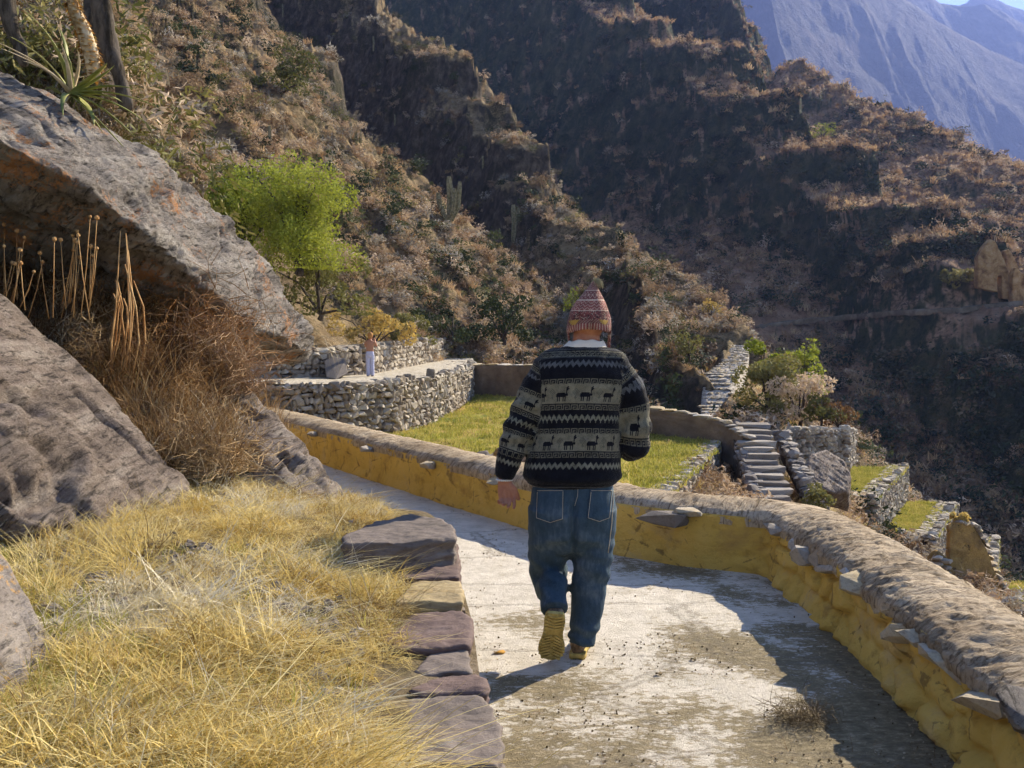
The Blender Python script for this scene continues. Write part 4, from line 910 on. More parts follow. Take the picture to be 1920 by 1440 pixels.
# walking shoes
q = NM('brown_shoe_leather', .7, .3); q.base(q.ramp(q.noise(q.co(), 30, 5, .7), [(.4, (.10, .065, .035)), (.55, (.24, .16, .09)), (.7, (.33, .24, .15))])); q.bump(q.noise(q.co(), 90, 4, .6), .003, .7); M_shoe = q.m
q = NM('tan_rubber_sole', .8, .3); q.base(q.ramp(q.noise(q.co(), 22, 5, .7), [(.35, (.34, .24, .06)), (.6, (.62, .46, .14))])); M_sole = q.m
WID = [(0, .028), (.012, .034), (.05, .037), (.10, .033), (.15, .037), (.19, .046), (.225, .047), (.255, .040), (.275, .025), (.283, .010)]
def shoe(M, cond):
    bm = bmesh.new()
    tube_parts(bm, [(0, .012, .040, .026, .030), (0, .05, .045, .034, .036), (0, .10, .043, .034, .032), (0, .16, .036, .037, .026), (0, .21, .029, .040, .020), (0, .262, .024, .026, .016)], 18)
    tube_parts(bm, [(0, .045, .045, .034, .040), (0, .052, .075, .033, .040), (0, .058, .105, .035, .042)], 18)
    me = bpy.data.meshes.new('upper'); bm.to_mesh(me); bm.free(); m = voxel(me, .004, 4); smooth_on(m)
    V, N = mesh_arrays(m); V = V + N * (.002 * fbm(V[:, 0] * 50, V[:, 1] * 50, V[:, 2] * 50, 3))[:, None]
    Mn = np.array(M); set_co(m, V @ Mn[:3, :3].T + Mn[:3, 3] - MO); up = link_obj('shoe', m, man, M_shoe)
    poly = [(w, y) for y, w in WID] + [(-w, y) for y, w in WID[::-1]]
    m = evaluated(prism(poly, -.002, .018), [('BEVEL', dict(width=.003, segments=2, limit_method='ANGLE'))]); V, N = mesh_arrays(m); set_co(m, V @ Mn[:3, :3].T + Mn[:3, 3] - MO); so = link_obj('sole', m, up, M_sole)
    bm = bmesh.new(); rr = random.Random(2)
    wf = lambda y: np.interp(y, [a for a, b in WID], [b for a, b in WID])
    y = .012; k = 0
    while y < .268:
        if not (.098 < y < .128):
            w = float(wf(y)) - .004
            for sx in (-1, 1):
                T_ = Matrix.Translation((sx * w * .52, y + .003, -.005)) @ Matrix.Rotation(sx * (.55 if y > .12 else -.45), 4, 'Z') @ Matrix.Diagonal((w * .92, .0085, .009, 1)); bmesh.ops.create_cube(bm, size=1, matrix=T_)
            if k % 2: bmesh.ops.create_cube(bm, size=1, matrix=Matrix.Translation((0, y + .008, -.0045)) @ Matrix.Rotation(.78, 4, 'Z') @ Matrix.Diagonal((.012, .012, .008, 1)))
        y += .0175; k += 1
    for sx in (-1, 1):
        for y in np.arange(.02, .265, .022):
            bmesh.ops.create_cube(bm, size=1, matrix=Matrix.Translation((sx * (float(wf(y)) - .004), y, -.004)) @ Matrix.Diagonal((.009, .012, .010, 1)))
    me = bpy.data.meshes.new('tread'); bm.to_mesh(me); bm.free(); V, N = mesh_arrays(me); set_co(me, V @ Mn[:3, :3].T + Mn[:3, 3] - MO); link_obj('tread', me, up, M_sole)
    bm = bmesh.new()
    tube_parts(bm, [((-1) ** i * .020, .095 + i * .012, .068 - i * .004 + (.004 if i % 2 else 0), .0022) for i in range(7)], 5)
    me = bpy.data.meshes.new('lace'); bm.to_mesh(me); bm.free(); V, N = mesh_arrays(me); set_co(me, V @ Mn[:3, :3].T + Mn[:3, 3] - MO); link_obj('lace', me, up, M_cotton)
shoe(Matrix.Translation((.305, 4.60, .010)) @ Matrix.Rotation(-.18, 4, 'Z') @ Matrix.Diagonal((1.08, 1.02, 1, 1)), 0)
# trailing foot: heel up, sole towards the camera
heel = Vector((.198, 4.45, .268)); toe = Vector((.178, 4.56, .018)); ydir = (toe - heel).normalized(); zdir = Vector((0.05, 1, .3)); xdir = ydir.cross(zdir).normalized(); zdir = xdir.cross(ydir).normalized()
R = Matrix(((xdir.x, ydir.x, zdir.x, 0), (xdir.y, ydir.y, zdir.y, 0), (xdir.z, ydir.z, zdir.z, 0), (0, 0, 0, 1)))
shoe(Matrix.Translation(heel) @ R @ Matrix.Diagonal((1.3, .98, 1.0, 1)), 1)

# the second walker on the terrace
fp = PZ(694, 707, -.55); fd = fp.y
per2 = empty('person', fp); tag(per2, 'person with reddish hair standing on the stone terrace and raising a camera', 'person')
def fpart(name, fn, mat, vox=.016, par_=None):
    m = fused(fn, vox, 2, name); o = link_obj(name, m, par_ or per2, mat); return o
k2 = 1.0
def b2(bm):
    tube_parts(bm, [(0, 0, .85, .13, .09), (0, 0, 1.05, .12, .085), (0, 0, 1.25, .16, .09), (0, 0, 1.36, .13, .07), (.01, 0, 1.42, .05), (.02, .01, 1.48, .05)], 14)
    ball(bm, Vector((.03, .01, 1.56)), .1, (.85, 1, 1.12))
    for sx, ex in ((-.16, .05), (.17, .14)):
        tube_parts(bm, [(sx, 0, 1.34, .048), (sx * 1.25 + .02, .10, 1.16, .040), (ex, .24, 1.44, .032), (ex, .25, 1.48, .03)], 10)
    for sx in (-.08, .08): tube_parts(bm, [(sx, 0, .9, .075), (sx, .0, .5, .055), (sx, 0, .1, .04)], 10)
fpart('body', b2, M_skin)
def t2(bm):
    tube_parts(bm, [(0, 0, .93, .145, .105), (0, 0, 1.08, .135, .10), (0, 0, 1.25, .172, .105), (0, 0, 1.37, .14, .08)], 14)
    for sx in (-.16, .17): tube_parts(bm, [(sx * .9, 0, 1.33, .062), (sx * 1.2 + .015, .07, 1.22, .055)], 10)
q = NM('rust_brown_top', .9, .1); q.base((.40, .20, .12)); fpart('shirt', t2, q.m)
def tr2(bm):
    tube_parts(bm, [(0, 0, .97, .145, .105), (0, -.01, .84, .16, .12), (0, 0, .76, .15, .1)], 14)
    for sx in (-.08, .085): tube_parts(bm, [(sx, 0, .84, .088), (sx, .01 * sx, .5, .075), (sx + .01, -.02, .12, .072), (sx + .01, -.02, .06, .07)], 10)
q = NM('lilac_grey_trousers', .9, .1); q.base((.50, .50, .62)); fpart('trousers', tr2, q.m)
q = NM('reddish_hair', .8, .2); q.base((.42, .20, .06)); fpart('hair', lambda bm: (ball(bm, Vector((.02, -.015, 1.585)), .115, (.9, 1, 1.05)), ball(bm, Vector((.01, -.05, 1.53)), .08)), q.m)
for sx in (-.08, .09):
    fpart('shoe', lambda bm: tube_parts(bm, [(sx, -.08, .04, .045, .04), (sx, .08, .035, .045, .035), (sx, .16, .03, .035, .025)], 10), M_shoe)
bm = bmesh.new(); bmesh.ops.create_cube(bm, size=1, matrix=Matrix.Translation((0, 0, 0)) @ Matrix.Diagonal((.14, .06, .09, 1))); tube_parts(bm, [(0, .03, 0, .034), (0, .09, 0, .036)], 14)
bmesh.ops.create_cube(bm, size=1, matrix=Matrix.Translation((0, 0, .055)) @ Matrix.Diagonal((.05, .05, .03, 1)))
me = bpy.data.meshes.new('camera_body'); bm.to_mesh(me); bm.free(); q = NM('dark_camera_plastic', .5, .4); q.base((.03, .03, .03)); ob = link_obj('photo_camera', me, None, q.m); ob.location = fp + Vector((.095, .28, 1.53)); tag(ob, 'small dark camera held up by the person on the terrace', 'camera')
# ------------------------------------------------------------ terraces, walls, stairs, ruins
def lawn(name, label, poly, step=.35, green=.5, seed=1, rough=.06):
    """a level patch of turf: poly of world points, triangulated on a grid inside"""
    P_ = np.array([[p[0], p[1], p[2]] for p in poly]); c = P_.mean(0); n = len(P_)
    bm = bmesh.new(); vs = [bm.verts.new(p) for p in P_]; bm.faces.new(vs); bmesh.ops.triangulate(bm, faces=bm.faces)
    L = max(np.ptp(P_[:, 0]), np.ptp(P_[:, 1])); cuts = int(min(5, max(2, math.log2(L / step))))
    for _ in range(cuts): bmesh.ops.subdivide_edges(bm, edges=bm.edges, cuts=1, use_grid_fill=True)
    for v in bm.verts: v.co.z += rough * float(mnoise.noise(Vector((v.co.x * .6, v.co.y * .6, seed)))) + rough * .4 * float(mnoise.noise(Vector((v.co.x * 2.6, v.co.y * 2.6, seed))))
    e = [ed for ed in bm.edges if ed.is_boundary]; r = bmesh.ops.extrude_edge_only(bm, edges=e)
    for v in r['geom']:
        if isinstance(v, bmesh.types.BMVert): v.co.z -= .8
    bmesh.ops.recalc_face_normals(bm, faces=bm.faces); me = bpy.data.meshes.new(name); bm.to_mesh(me); bm.free(); smooth_on(me)
    o = link_obj(name, me, None, M_turf); tag(o, label, kind='structure'); return o
q = NM('terrace_turf', .95, .05); co = q.co(); n1 = q.noise(co, .35, 4, .6, .3); n2 = q.noise(co, 6, 7, .75)
f = q.math('ADD', q.math('MULTIPLY', n1, .75), q.math('MULTIPLY', n2, .3))
c = q.ramp(f, [(.42, (.42, .27, .09)), (.54, (.36, .27, .07)), (.66, (.23, .25, .045)), (.78, (.16, .21, .03))]); c = q.mix(q.ramp(n2, [(.35, .6), (.5, 0)]), c, (.20, .14, .05)); q.base(c); q.bump(n2, .08, .8); M_turf = q.m
q = NM('flagged_terrace_top', .92, .1); co = q.co(); n2 = q.noise(co, 5, 7, .75); v = q.voro(q.co((1, .6, 1)), 3.2, 'F1', 1, 'Color')
c = q.ramp(n2, [(.32, (.24, .20, .14)), (.5, (.44, .38, .28)), (.68, (.56, .50, .40))]); q.base(c); q.bump(n2, .05, .9); M_deck = q.m

# the two curved terrace walls with the deck between them
ZD = -.55
front = [PZ(px, py, ZD) for px, py in ((360, 719), (450, 720), (540, 722), (650, 722), (740, 716), (815, 706), (860, 695), (884, 687), (889, 680))]
backl = [PZ(px, py, ZD) for px, py in ((330, 706), (430, 709), (520, 710), (610, 708), (690, 703), (755, 691), (820, 677), (840, 668))]
def strip(name, A_, B_, n, m, mat, label, zo=0, parent=None):
    def rs_(L):
        s_, P_ = resample(L, .2); t = np.linspace(0, s_[-1], n); return np.stack([np.interp(t, s_, P_[:, k]) for k in range(3)], 1)
    a, b = rs_(A_), rs_(B_); u = np.linspace(0, 1, m)[None, :, None]; G = a[:, None] * (1 - u) + b[:, None] * u
    G[..., 2] += zo + .03 * fbm(G[..., 0] * 1.5, G[..., 1] * 1.5, 1, 3)
    o = link_obj(name, mesh_np(name, G.reshape(-1, 3), grid_faces(n, m)), parent, mat); return o
o = strip('terrace', front, backl + [PZ(886, 672, ZD)], 120, 24, M_deck, '', .03); tag(o, 'pale flat stone topped terrace that the far person stands on', kind='structure')
w1 = empty('terrace_wall', front[3]); tag(w1, 'long curved dry stone wall holding up the lower terrace behind the parapet', 'stone wall')
hts = [2.4, 2.4, 2.2, 2.0, 2.0, 1.85, 1.6, 1.5, 1.5]
rubble_wall(w1, [(p.x, p.y, ZD - h + .02) for p, h in zip(front, hts)], hts, (.30, .19), side=1, depth=.35, seed=11, cap=290, minpx=1, top_thick=1.2)
w2 = empty('terrace_wall', backl[3]); tag(w2, 'shorter upper dry stone wall standing behind the far person', 'stone wall')
rubble_wall(w2, [(p.x, p.y, ZD - .05) for p in backl], [.55, .6, .75, 1.1, 1.2, 1.12, 1.05, 1.0], (.32, .20), side=1, depth=.4, seed=12, cap=290, top_thick=1.5)
# rubble top of the upper wall: loose stones
for i in range(26):
    t = random.Random(i).uniform(.3, 1); s_, P_ = resample(backl, .1); k = int(t * (len(P_) - 1)); hh = np.interp(t, np.linspace(0, 1, 8), [.55, .6, .75, 1.1, 1.2, 1.12, 1.05, 1.0]); rr = random.Random(i + 50)
    put('stone', SET_stone[i % 14], w2, Matrix.Translation((P_[k][0] + rr.uniform(-.1, .1), P_[k][1] + rr.uniform(.1, .5), ZD + hh + .02)) @ Matrix.Rotation(rr.uniform(0, 3), 4, 'Z') @ Matrix.Diagonal((rr.uniform(.2, .45), .28, rr.uniform(.12, .3), 1)))
bo = hull_mesh([PD(610, 700, 36.3), PD(608, 676, 36.6), PD(622, 668, 36.8), PD(648, 672, 36.8), PD(652, 700, 36.2), PD(630, 712, 35.6), PD(612, 708, 35.7), PD(640, 672, 38), PD(615, 705, 38), PD(650, 700, 38)])
V, N = mesh_arrays(bo); o = link_obj('boulder', evaluated(bo, [('BEVEL', dict(width=.05, segments=2))]), None, M_stoneD); tag(o, 'small square dark boulder against the upper terrace wall', 'rock')

# plain earth wall right of the terraces and lawns
q = NM('brown_earth_plaster', .95, .05); n = q.noise(q.co(), 1.2, 7, .7); q.base(q.ramp(n, [(.35, (.13, .095, .065)), (.6, (.23, .17, .115)), (.72, (.30, .23, .16))])); q.bump(q.noise(q.co(), 6, 6, .7), .06, .8); M_earth = q.m
def slab_wall(name, label, pts, h, thick, mat, cat='wall', cap=True):
    """pts [(x,y,z)] base line; rough solid wall with an uneven stone cap"""
    root = empty(name, pts[0]); tag(root, label, cat); s_, P_ = resample(pts, .12); H = np.interp(s_, np.linspace(0, s_[-1], len(h)), h); n = len(P_)
    T_ = np.gradient(P_[:, :2], axis=0); T_ /= np.linalg.norm(T_, axis=1)[:, None]; N_ = np.stack([-T_[:, 1], T_[:, 0]], 1)
    prof = [(0, -.6)] + [(0, t) for t in np.linspace(0, 1, 12)] + [(.5, 1.03), (1, 1.0), (1, -.6)]; m = len(prof); G = np.zeros((n, m, 3))
    for j, (o_, t) in enumerate(prof):
        zz = P_[:, 2] + np.where(t < 0, t, t * H); nn = .05 * fbm(s_ * 1.5, zz * 1.5 + j, 2, 4)
        G[:, j, 0] = P_[:, 0] + N_[:, 0] * (o_ * thick + nn); G[:, j, 1] = P_[:, 1] + N_[:, 1] * (o_ * thick + nn); G[:, j, 2] = zz + (.05 * fbm(s_ * 2, s_ * 0 + j, 1, 3) if t > .9 else 0)
    link_obj('wall_body', mesh_np('wall_body', G.reshape(-1, 3) - np.array(root.location[:]), grid_faces(n, m)), root, mat)
    if cap:
        r = random.Random(3); u = 0
        while u < s_[-1]:
            w = r.uniform(.25, .6); k = int(np.argmin(np.abs(s_ - u - w / 2))); put('capstone', SET_pale[r.randrange(14)], root, Matrix.Translation((P_[k][0] + N_[k][0] * thick * .5, P_[k][1] + N_[k][1] * thick * .5, P_[k][2] + H[k] + .03)) @ Matrix.Rotation(math.atan2(T_[k][1], T_[k][0]) + r.uniform(-.1, .1), 4, 'Z') @ Matrix.Diagonal((w * 1.15, thick * 1.25, r.uniform(.08, .16), 1))); u += w
    return root
slab_wall('earth_wall', 'plain brown earth wall closing the green lawn beyond the terrace corner', [PD(885, 743, 47), PD(930, 742, 46.4), PD(1020, 748, 44)], [1.45, 1.4, 1.45], .5, M_earth)
slab_wall('low_wall', 'low stone edged wall curving round the upper side of the yellow lawn', [PD(1150, 792, 33.5), PD(1215, 790, 34), PD(1290, 806, 33), PD(1350, 824, 32), PD(1392, 850, 30.5)], [.45, .45, .5, .55, .5], .35, M_earth)

l1 = lawn('lawn', 'green and yellow lawn between the curved stone wall and the parapet', [PZ(520, 860, -2.35), PZ(640, 820, -2.35)] + [Vector((p.x, p.y - .15, -2.36 + .3 * sstep(34, 47, p.y))) for p in front[3:8]] + [PD(885, 742, 47.2), PD(1030, 742, 44.2), PD(1180, 790, 34.5), PD(1180, 905, 22.5), PD(1000, 1020, 16), PD(700, 1000, 17)], seed=2)
l2pts = [PZ(1150, 950, -2.42), PZ(1150, 800, -2.42), PZ(1215, 796, -2.42), PZ(1290, 812, -2.42), PZ(1340, 830, -2.42), PZ(1332, 850, -2.42), PZ(1300, 882, -2.42), PZ(1262, 918, -2.42), PZ(1215, 962, -2.42)]
l2 = lawn('lawn', 'yellow green lawn right of the walking man, above a curved rubble wall', l2pts, seed=5)
w = empty('rubble_wall', l2pts[6]); tag(w, 'short curved rubble wall under the edge of the yellow lawn', 'stone wall')
rubble_wall(w, [(p.x, p.y, -4.0) for p in (PZ(1215, 965, -2.42), PZ(1262, 919, -2.42), PZ(1302, 882, -2.42), PZ(1334, 850, -2.42), PZ(1350, 832, -2.42))], 1.68, (.24, .15), side=1, depth=.3, seed=21, cap=200)
w = empty('rubble_wall', PD(920, 870, 15)); tag(w, 'low dark heap of rubble walling just over the parapet left of the man', 'stone wall')
rubble_wall(w, [tuple(PD(850, 905, 15.5)), tuple(PD(900, 915, 15.0)), tuple(PD(960, 925, 14.6)), tuple(PD(1030, 930, 14.3))], [.15, .5, .6, .5], (.22, .13), side=1, depth=.35, sset=SET_dark, mat=M_stoneD, seed=22, cap=120)

# stairs
st = empty('stone_stairs', PD(1465, 948, 27)); tag(st, 'flight of rough stone steps climbing beside the yellow lawn', 'stairs')
rr = random.Random(4); NST = 13
for i in range(NST):
    t = i / (NST - 1); D = 26.5 + 5.2 * t; c = PD(1466 - 46 * t, 0, D); z = -3.40 + 1.62 * t; w_ = .98 + rr.uniform(-.1, .15)
    me = hull_mesh([Vector((sx * w_ * .5 + rr.uniform(-.06, .06), sy * .24 + rr.uniform(-.07, .07), sz * .07 + rr.uniform(-.025, .03))) for sx in (-1, -.3, .35, 1) for sy in (-1, 1) for sz in (-1, 1)], 'step'); me.materials.append(M_stoneD)
    o = bpy.data.objects.new('step', me); C.objects.link(o); o.parent = st; o.matrix_basis = Matrix.Translation(Vector((c.x + rr.uniform(-.05, .05), c.y, z)) - st.location) @ Matrix.Rotation(rr.uniform(-.06, .06), 4, 'Z')
P_ = []
for t in (-.1, 1.05):
    D = 26.5 + 5.2 * t; c = PD(1466 - 46 * t, 0, D); z = -3.50 + 1.62 * t
    P_ += [(c.x - .6, c.y, z - .05), (c.x + .6, c.y, z - .05), (c.x + .6, c.y, z - 2), (c.x - .6, c.y, z - 2)]
me = mesh_np('stair_core', np.array(P_) - np.array(st.location[:]), [(0, 1, 5, 4), (1, 2, 6, 5), (2, 3, 7, 6), (3, 0, 4, 7), (0, 3, 2, 1), (4, 5, 6, 7)], smooth=False); link_obj('stair_core', me, st, M_joint)
def cheek(label, L, H, seed, sset=SET_dark, mat=M_stoneD, side=1, stone=(.3, .18), cap=120, tt=.5):
    w = empty('rubble_wall', L[0]); tag(w, label, 'stone wall'); rubble_wall(w, [tuple(p) for p in L], H, stone, side=side, depth=.35, sset=sset, mat=mat, seed=seed, cap=cap, top_thick=tt); return w
cheek('dark tumbled wall along the left side of the stone steps', [PD(1412, 972, 26.5), PD(1398, 912, 28.5), PD(1384, 864, 30.5), PD(1374, 828, 33)], [.5, .5, .5, .6], 31, side=-1, tt=.28)
cheek('mossy sloping wall along the right side of the stone steps', [PD(1520, 965, 27), PD(1496, 905, 29), PD(1474, 862, 31), PD(1458, 832, 32.5)], [.35, .35, .35, .35], 32, side=-1, tt=.35)
cheek('pinkish rubble retaining wall below the brown bushes, right of the steps', [PD(1440, 870, 33), PD(1500, 876, 33.5), PD(1560, 872, 34.5), PD(1588, 858, 35.5)], [.9, 1.35, 1.25, 1.0], 33, SET_stone, M_stone, cap=290, stone=(.22, .14))
cheek('sunlit end of the retaining wall stepping down behind the boulder', [PD(1586, 882, 35), PD(1600, 866, 40)], [1.5, 1.3], 34, SET_stone, M_stone, cap=80, stone=(.26, .15))
bo = sculpt([PD(1508, 880, 29.5), PD(1520, 852, 30), PD(1548, 842, 30.5), PD(1580, 862, 30.5), PD(1596, 893, 30), PD(1590, 920, 29.4), PD(1560, 925, 29), PD(1520, 905, 29), PD(1510, 895, 29), PD(1540, 850, 32), PD(1590, 900, 32), PD(1515, 900, 32), PD(1590, 960, 31), PD(1530, 945, 30)], .05, strata((.6, 0, .8), (.8, 0, -.6), .05, .07, 5, 1.5, 3.), 'boulder', 3)
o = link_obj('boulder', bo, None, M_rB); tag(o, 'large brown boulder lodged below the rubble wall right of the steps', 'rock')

# stepped terraces dropping away on the right
def terrace(lab_l, lab_w, Lp, wallp, hs, seed):
    lawn('lawn', lab_l, Lp, seed=seed, step=.5); w = empty('terrace_wall', wallp[0]); tag(w, lab_w, 'stone wall')
    rubble_wall(w, [(p.x, p.y, p.z - h) for p, h in zip(wallp, hs)], [h + .12 for h in hs], (.30, .18), side=1, depth=.4, seed=seed, cap=160, top_thick=.7)
a = PD(1588, 928, 42); b = PD(1642, 934, 41); c_ = PD(1697, 873, 50)
z3 = a.z; 
terrace('small level yellow lawn on the first terrace below the boulder', 'corner wall of the first terrace on the right, its long side sunlit', [PZ(1560, 932, z3), PZ(1642, 934, z3), PZ(1697, 878, z3), PZ(1600, 876, z3), PZ(1560, 880, z3)], [PZ(1575, 930, z3), PZ(1642, 935, z3), PZ(1699, 876, z3)], [1.0, 1.6, 2.2], 41)
z4 = PD(1750, 1006, 42).z
terrace('green edged lawn on the second terrace down', 'wall of the second terrace down, with a dark near side', [PZ(1640, 990, z4), PZ(1700, 1002, z4), PZ(1752, 1008, z4), PZ(1790, 946, z4), PZ(1690, 940, z4), PZ(1650, 960, z4)], [PZ(1690, 1003, z4), PZ(1752, 1010, z4), PZ(1792, 945, z4)], [1.0, 2.0, 2.6], 42)
z5 = PD(1860, 1090, 43).z
terrace('narrow strip of pale lawn half hidden behind the gable ruin', 'narrow terrace wall rising behind the gable ruin', [PZ(1780, 1095, z5), PZ(1862, 1095, z5), PZ(1868, 1012, z5), PZ(1800, 1008, z5)], [PZ(1800, 1098, z5), PZ(1864, 1098, z5), PZ(1870, 1010, z5)], [1.6, 2.6, 3.0], 43)
z6 = PD(1900, 1170, 40).z
lawn('lawn', 'lowest yellow lawn at the right edge of the picture', [PZ(1860, 1175, z6), PZ(2080, 1210, z6), PZ(2080, 1085, z6), PZ(1872, 1092, z6)], seed=9)

# gable ruin below the parapet
def ruin_plate(name, root, poly, D, thick, mat, holes=(), vox=.10, amp=.05, dirv=(0, 1, 0)):
    P0 = [PD(px, py, D) for px, py in poly]; d = Vector(dirv) * thick; n = len(P0)
    bm = bmesh.new(); a = [bm.verts.new(p) for p in P0]; b = [bm.verts.new(p + d) for p in P0]; bm.faces.new(a); bm.faces.new(b[::-1])
    for i in range(n): bm.faces.new((a[i], b[i], b[(i + 1) % n], a[(i + 1) % n]))
    bmesh.ops.triangulate(bm, faces=[f for f in bm.faces if len(f.verts) > 4]); bmesh.ops.recalc_face_normals(bm, faces=bm.faces); me = bpy.data.meshes.new(name); bm.to_mesh(me); bm.free()
    m = voxel(me, vox, 0); V, N = mesh_arrays(m); V = V + N * (amp * 1.6 * fbm(V[:, 0] * 2.2, V[:, 1] * 2.2, V[:, 2] * 2.6, 5))[:, None]
    set_co(m, V - np.array(root.location[:])); smooth_on(m); return link_obj(name, m, root, mat)
q = NM('stained_ochre_adobe', .95, .05); n1 = q.noise(q.co(), .9, 7, .68, .3); n2 = q.noise(q.co(), 3.5, 6, .7); c = q.ramp(n1, [(.30, (.07, .045, .02)), (.45, (.26, .165, .06)), (.58, (.42, .27, .09)), (.72, (.33, .25, .15))]); c = q.mix(q.ramp(n2, [(.34, .85), (.42, 0)]), c, (.03, .022, .012)); q.base(c); q.bump(n2, .1, .8); M_adobe = q.m
gr = empty('gable_ruin', PD(1830, 1160, 37)); tag(gr, 'roofless ochre gable ruin with grass tufts on top, standing below the parapet', 'ruin')
ruin_plate('gable', gr, [(1776, 1120), (1780, 992), (1800, 978), (1824, 984), (1842, 1012), (1858, 1050), (1872, 1090), (1886, 1112), (1880, 1200), (1780, 1200)], 37, .7, M_adobe, vox=.08, dirv=(.25, .95, 0))
ruin_plate('side_pier', gr, [(1752, 1064), (1764, 1048), (1778, 1040), (1778, 1180), (1752, 1180)], 36.2, 1.0, M_adobe, vox=.08)
rr = random.Random(9)
for k in range(16):
    t = k / 15; px = 1758 + 16 * (k % 2); py = 1046 + t * 90; p = PD(px, py, 36.0); put('stone', SET_stone[k % 14], gr, Matrix.Translation(p) @ Matrix.Rotation(rr.uniform(-.4, .4), 4, 'Z') @ Matrix.Diagonal((rr.uniform(.3, .5), .4, .16, 1)))
for k in range(22):
    t = k / 21; px = np.interp(t, [0, .2, .45, .7, 1], [1796, 1826, 1845, 1868, 1886]); py = np.interp(t, [0, .2, .45, .7, 1], [977, 983, 1015, 1078, 1112]); p = PD(px, py, 37.3); put('coping_stone', SET_pale[k % 14], gr, Matrix.Translation(p) @ Matrix.Rotation(rr.uniform(-.4, .8), 4, 'Y') @ Matrix.Diagonal((.26, .75, .16, 1)))
cheek('stubby broken wall at the foot of the gable ruin by the right edge', [PD(1868, 1215, 33), PD(1892, 1225, 33)], [1.5, 1.2], 51, SET_stone, M_stone, cap=80)

# granary ruin high on the right
q = NM('granary_ochre_adobe', .95, .05); n1 = q.noise(q.co(), .7, 8, .75, .3); c = q.ramp(n1, [(.36, (.13, .07, .03)), (.5, (.34, .21, .09)), (.64, (.46, .32, .17))]); q.base(c); q.bump(q.noise(q.co(), 1.5, 6, .7), .2, .8); M_adobe2 = q.m  # mottled brown to ochre adobe of the far storehouse
DG = min(160, max(100, hit(1866, 566, d0=72).y - .8)); print('DG', DG)
gr2 = empty('granary_ruin', PD(1870, 560, DG)); tag(gr2, 'tall roofless ochre storehouse with pointed gable on the far mountain spur', 'ruin')
ruin_plate('gable', gr2, [(1834, 540), (1835, 482), (1846, 462), (1858, 448), (1868, 455), (1880, 480), (1890, 505), (1898, 520), (1898, 562), (1879, 560), (1879, 516), (1871, 516), (1871, 548)], DG, 1.2, M_adobe2, vox=.13, amp=.06)
ruin_plate('side_wall', gr2, [(1899, 516), (1906, 500), (1915, 512), (1960, 520), (1960, 590), (1899, 568)], DG - 1, 1.2, M_adobe2, vox=.13, amp=.06)
ruin_plate('far_gable', gr2, [(1886, 470), (1893, 467), (1912, 505), (1914, 545), (1893, 540)], DG + 6, 1.2, M_adobe2, vox=.13, amp=.06)

# cobbled path and the long trail contouring the far mountain
def ribbon(name, pts, width, mat, label, skirt=1.5, dirn=None, step=.5, rough=.05):
    s_, P_ = resample(pts, step); ker = np.hanning(7); ker /= ker.sum(); pp = np.pad(P_, ((3, 3), (0, 0)), mode='edge'); P_ = np.stack([np.convolve(pp[:, k], ker, 'valid') for k in range(3)], 1)
    T_ = np.gradient(P_[:, :2], axis=0); T_ /= np.linalg.norm(T_, axis=1)[:, None]; N_ = np.stack([-T_[:, 1], T_[:, 0]], 1); n = len(P_); prof = [(-.5, -skirt), (-.5, 0), (-.2, .02), (.2, .02), (.5, 0), (.5, -skirt)]
    G = np.zeros((n, 6, 3)); W = np.interp(s_, np.linspace(0, s_[-1], len(width)), width) if hasattr(width, '__len__') else np.full(n, width)
    for j, (o_, dz) in enumerate(prof):
        w = W * (1 + .12 * fbm(s_ * .8, s_ * 0 + j, 1, 2)); G[:, j, 0] = P_[:, 0] + N_[:, 0] * o_ * w; G[:, j, 1] = P_[:, 1] + N_[:, 1] * o_ * w; G[:, j, 2] = P_[:, 2] + dz + rough * fbm(s_ * 1.4, s_ * 0 + j, 3, 3)
    o = link_obj(name, mesh_np(name, G.reshape(-1, 3), [tuple(f) for f in grid_faces(n, 6)] + [tuple(range(6)), tuple(range((n - 1) * 6, n * 6))]), None, mat); tag(o, label, kind='structure'); return P_, N_, W
q = NM('pale_cobbles', .9, .1); v = q.voro(q.co(), 2.6, 'DISTANCE_TO_EDGE'); n = q.noise(q.co(), 4, 6, .7); c = q.ramp(n, [(.35, (.25, .21, .16)), (.6, (.44, .385, .31))]); c = q.mix(q.ramp(v, [(.0, .8), (.08, 0)]), c, (.10, .08, .055)); q.base(c); q.bump(v, .1, .6); M_cob = q.m
cp = [PD(1390, 622, 62), PD(1374, 645, 55), PD(1352, 672, 49.5), PD(1341, 694, 46), PD(1341, 718, 43.5)]
for p_ in cp: p_.z = ground(p_.x, p_.y) + .35
CPp, CPn, CPw = ribbon('cobbled_path', cp, [1.0, 1.3, 1.5, 1.5, 1.1], M_cob, 'steep pale cobbled path climbing the spur right of centre', 1.3)
rt = random.Random(6); items = []
for k in range(420):
    i = rt.randrange(len(CPp)); o_ = rt.uniform(-.48, .48); a = rt.uniform(.14, .34)
    items.append((rt.randrange(14), Matrix.Translation((CPp[i][0] + CPn[i][0] * o_ * CPw[i], CPp[i][1] + CPn[i][1] * o_ * CPw[i], CPp[i][2] + .02)) @ Matrix.Rotation(rt.uniform(0, 3), 4, 'Z') @ Matrix.Diagonal((a * 1.3, a, .12, 1))))
cobr = empty('cobbles', tuple(CPp[0])); bpy.data.objects.remove(cobr)
VV, FF, off = [], [], 0
base_ = [(mesh_arrays(m)[0], [tuple(p.vertices) for p in m.polygons]) for m in STONES]
for k, M in items:
    v_, f_ = base_[k]; A_ = np.array(M); VV.append(v_ @ A_[:3, :3].T + A_[:3, 3]); FF += [tuple(i + off for i in q_) for q_ in f_]; off += len(v_)
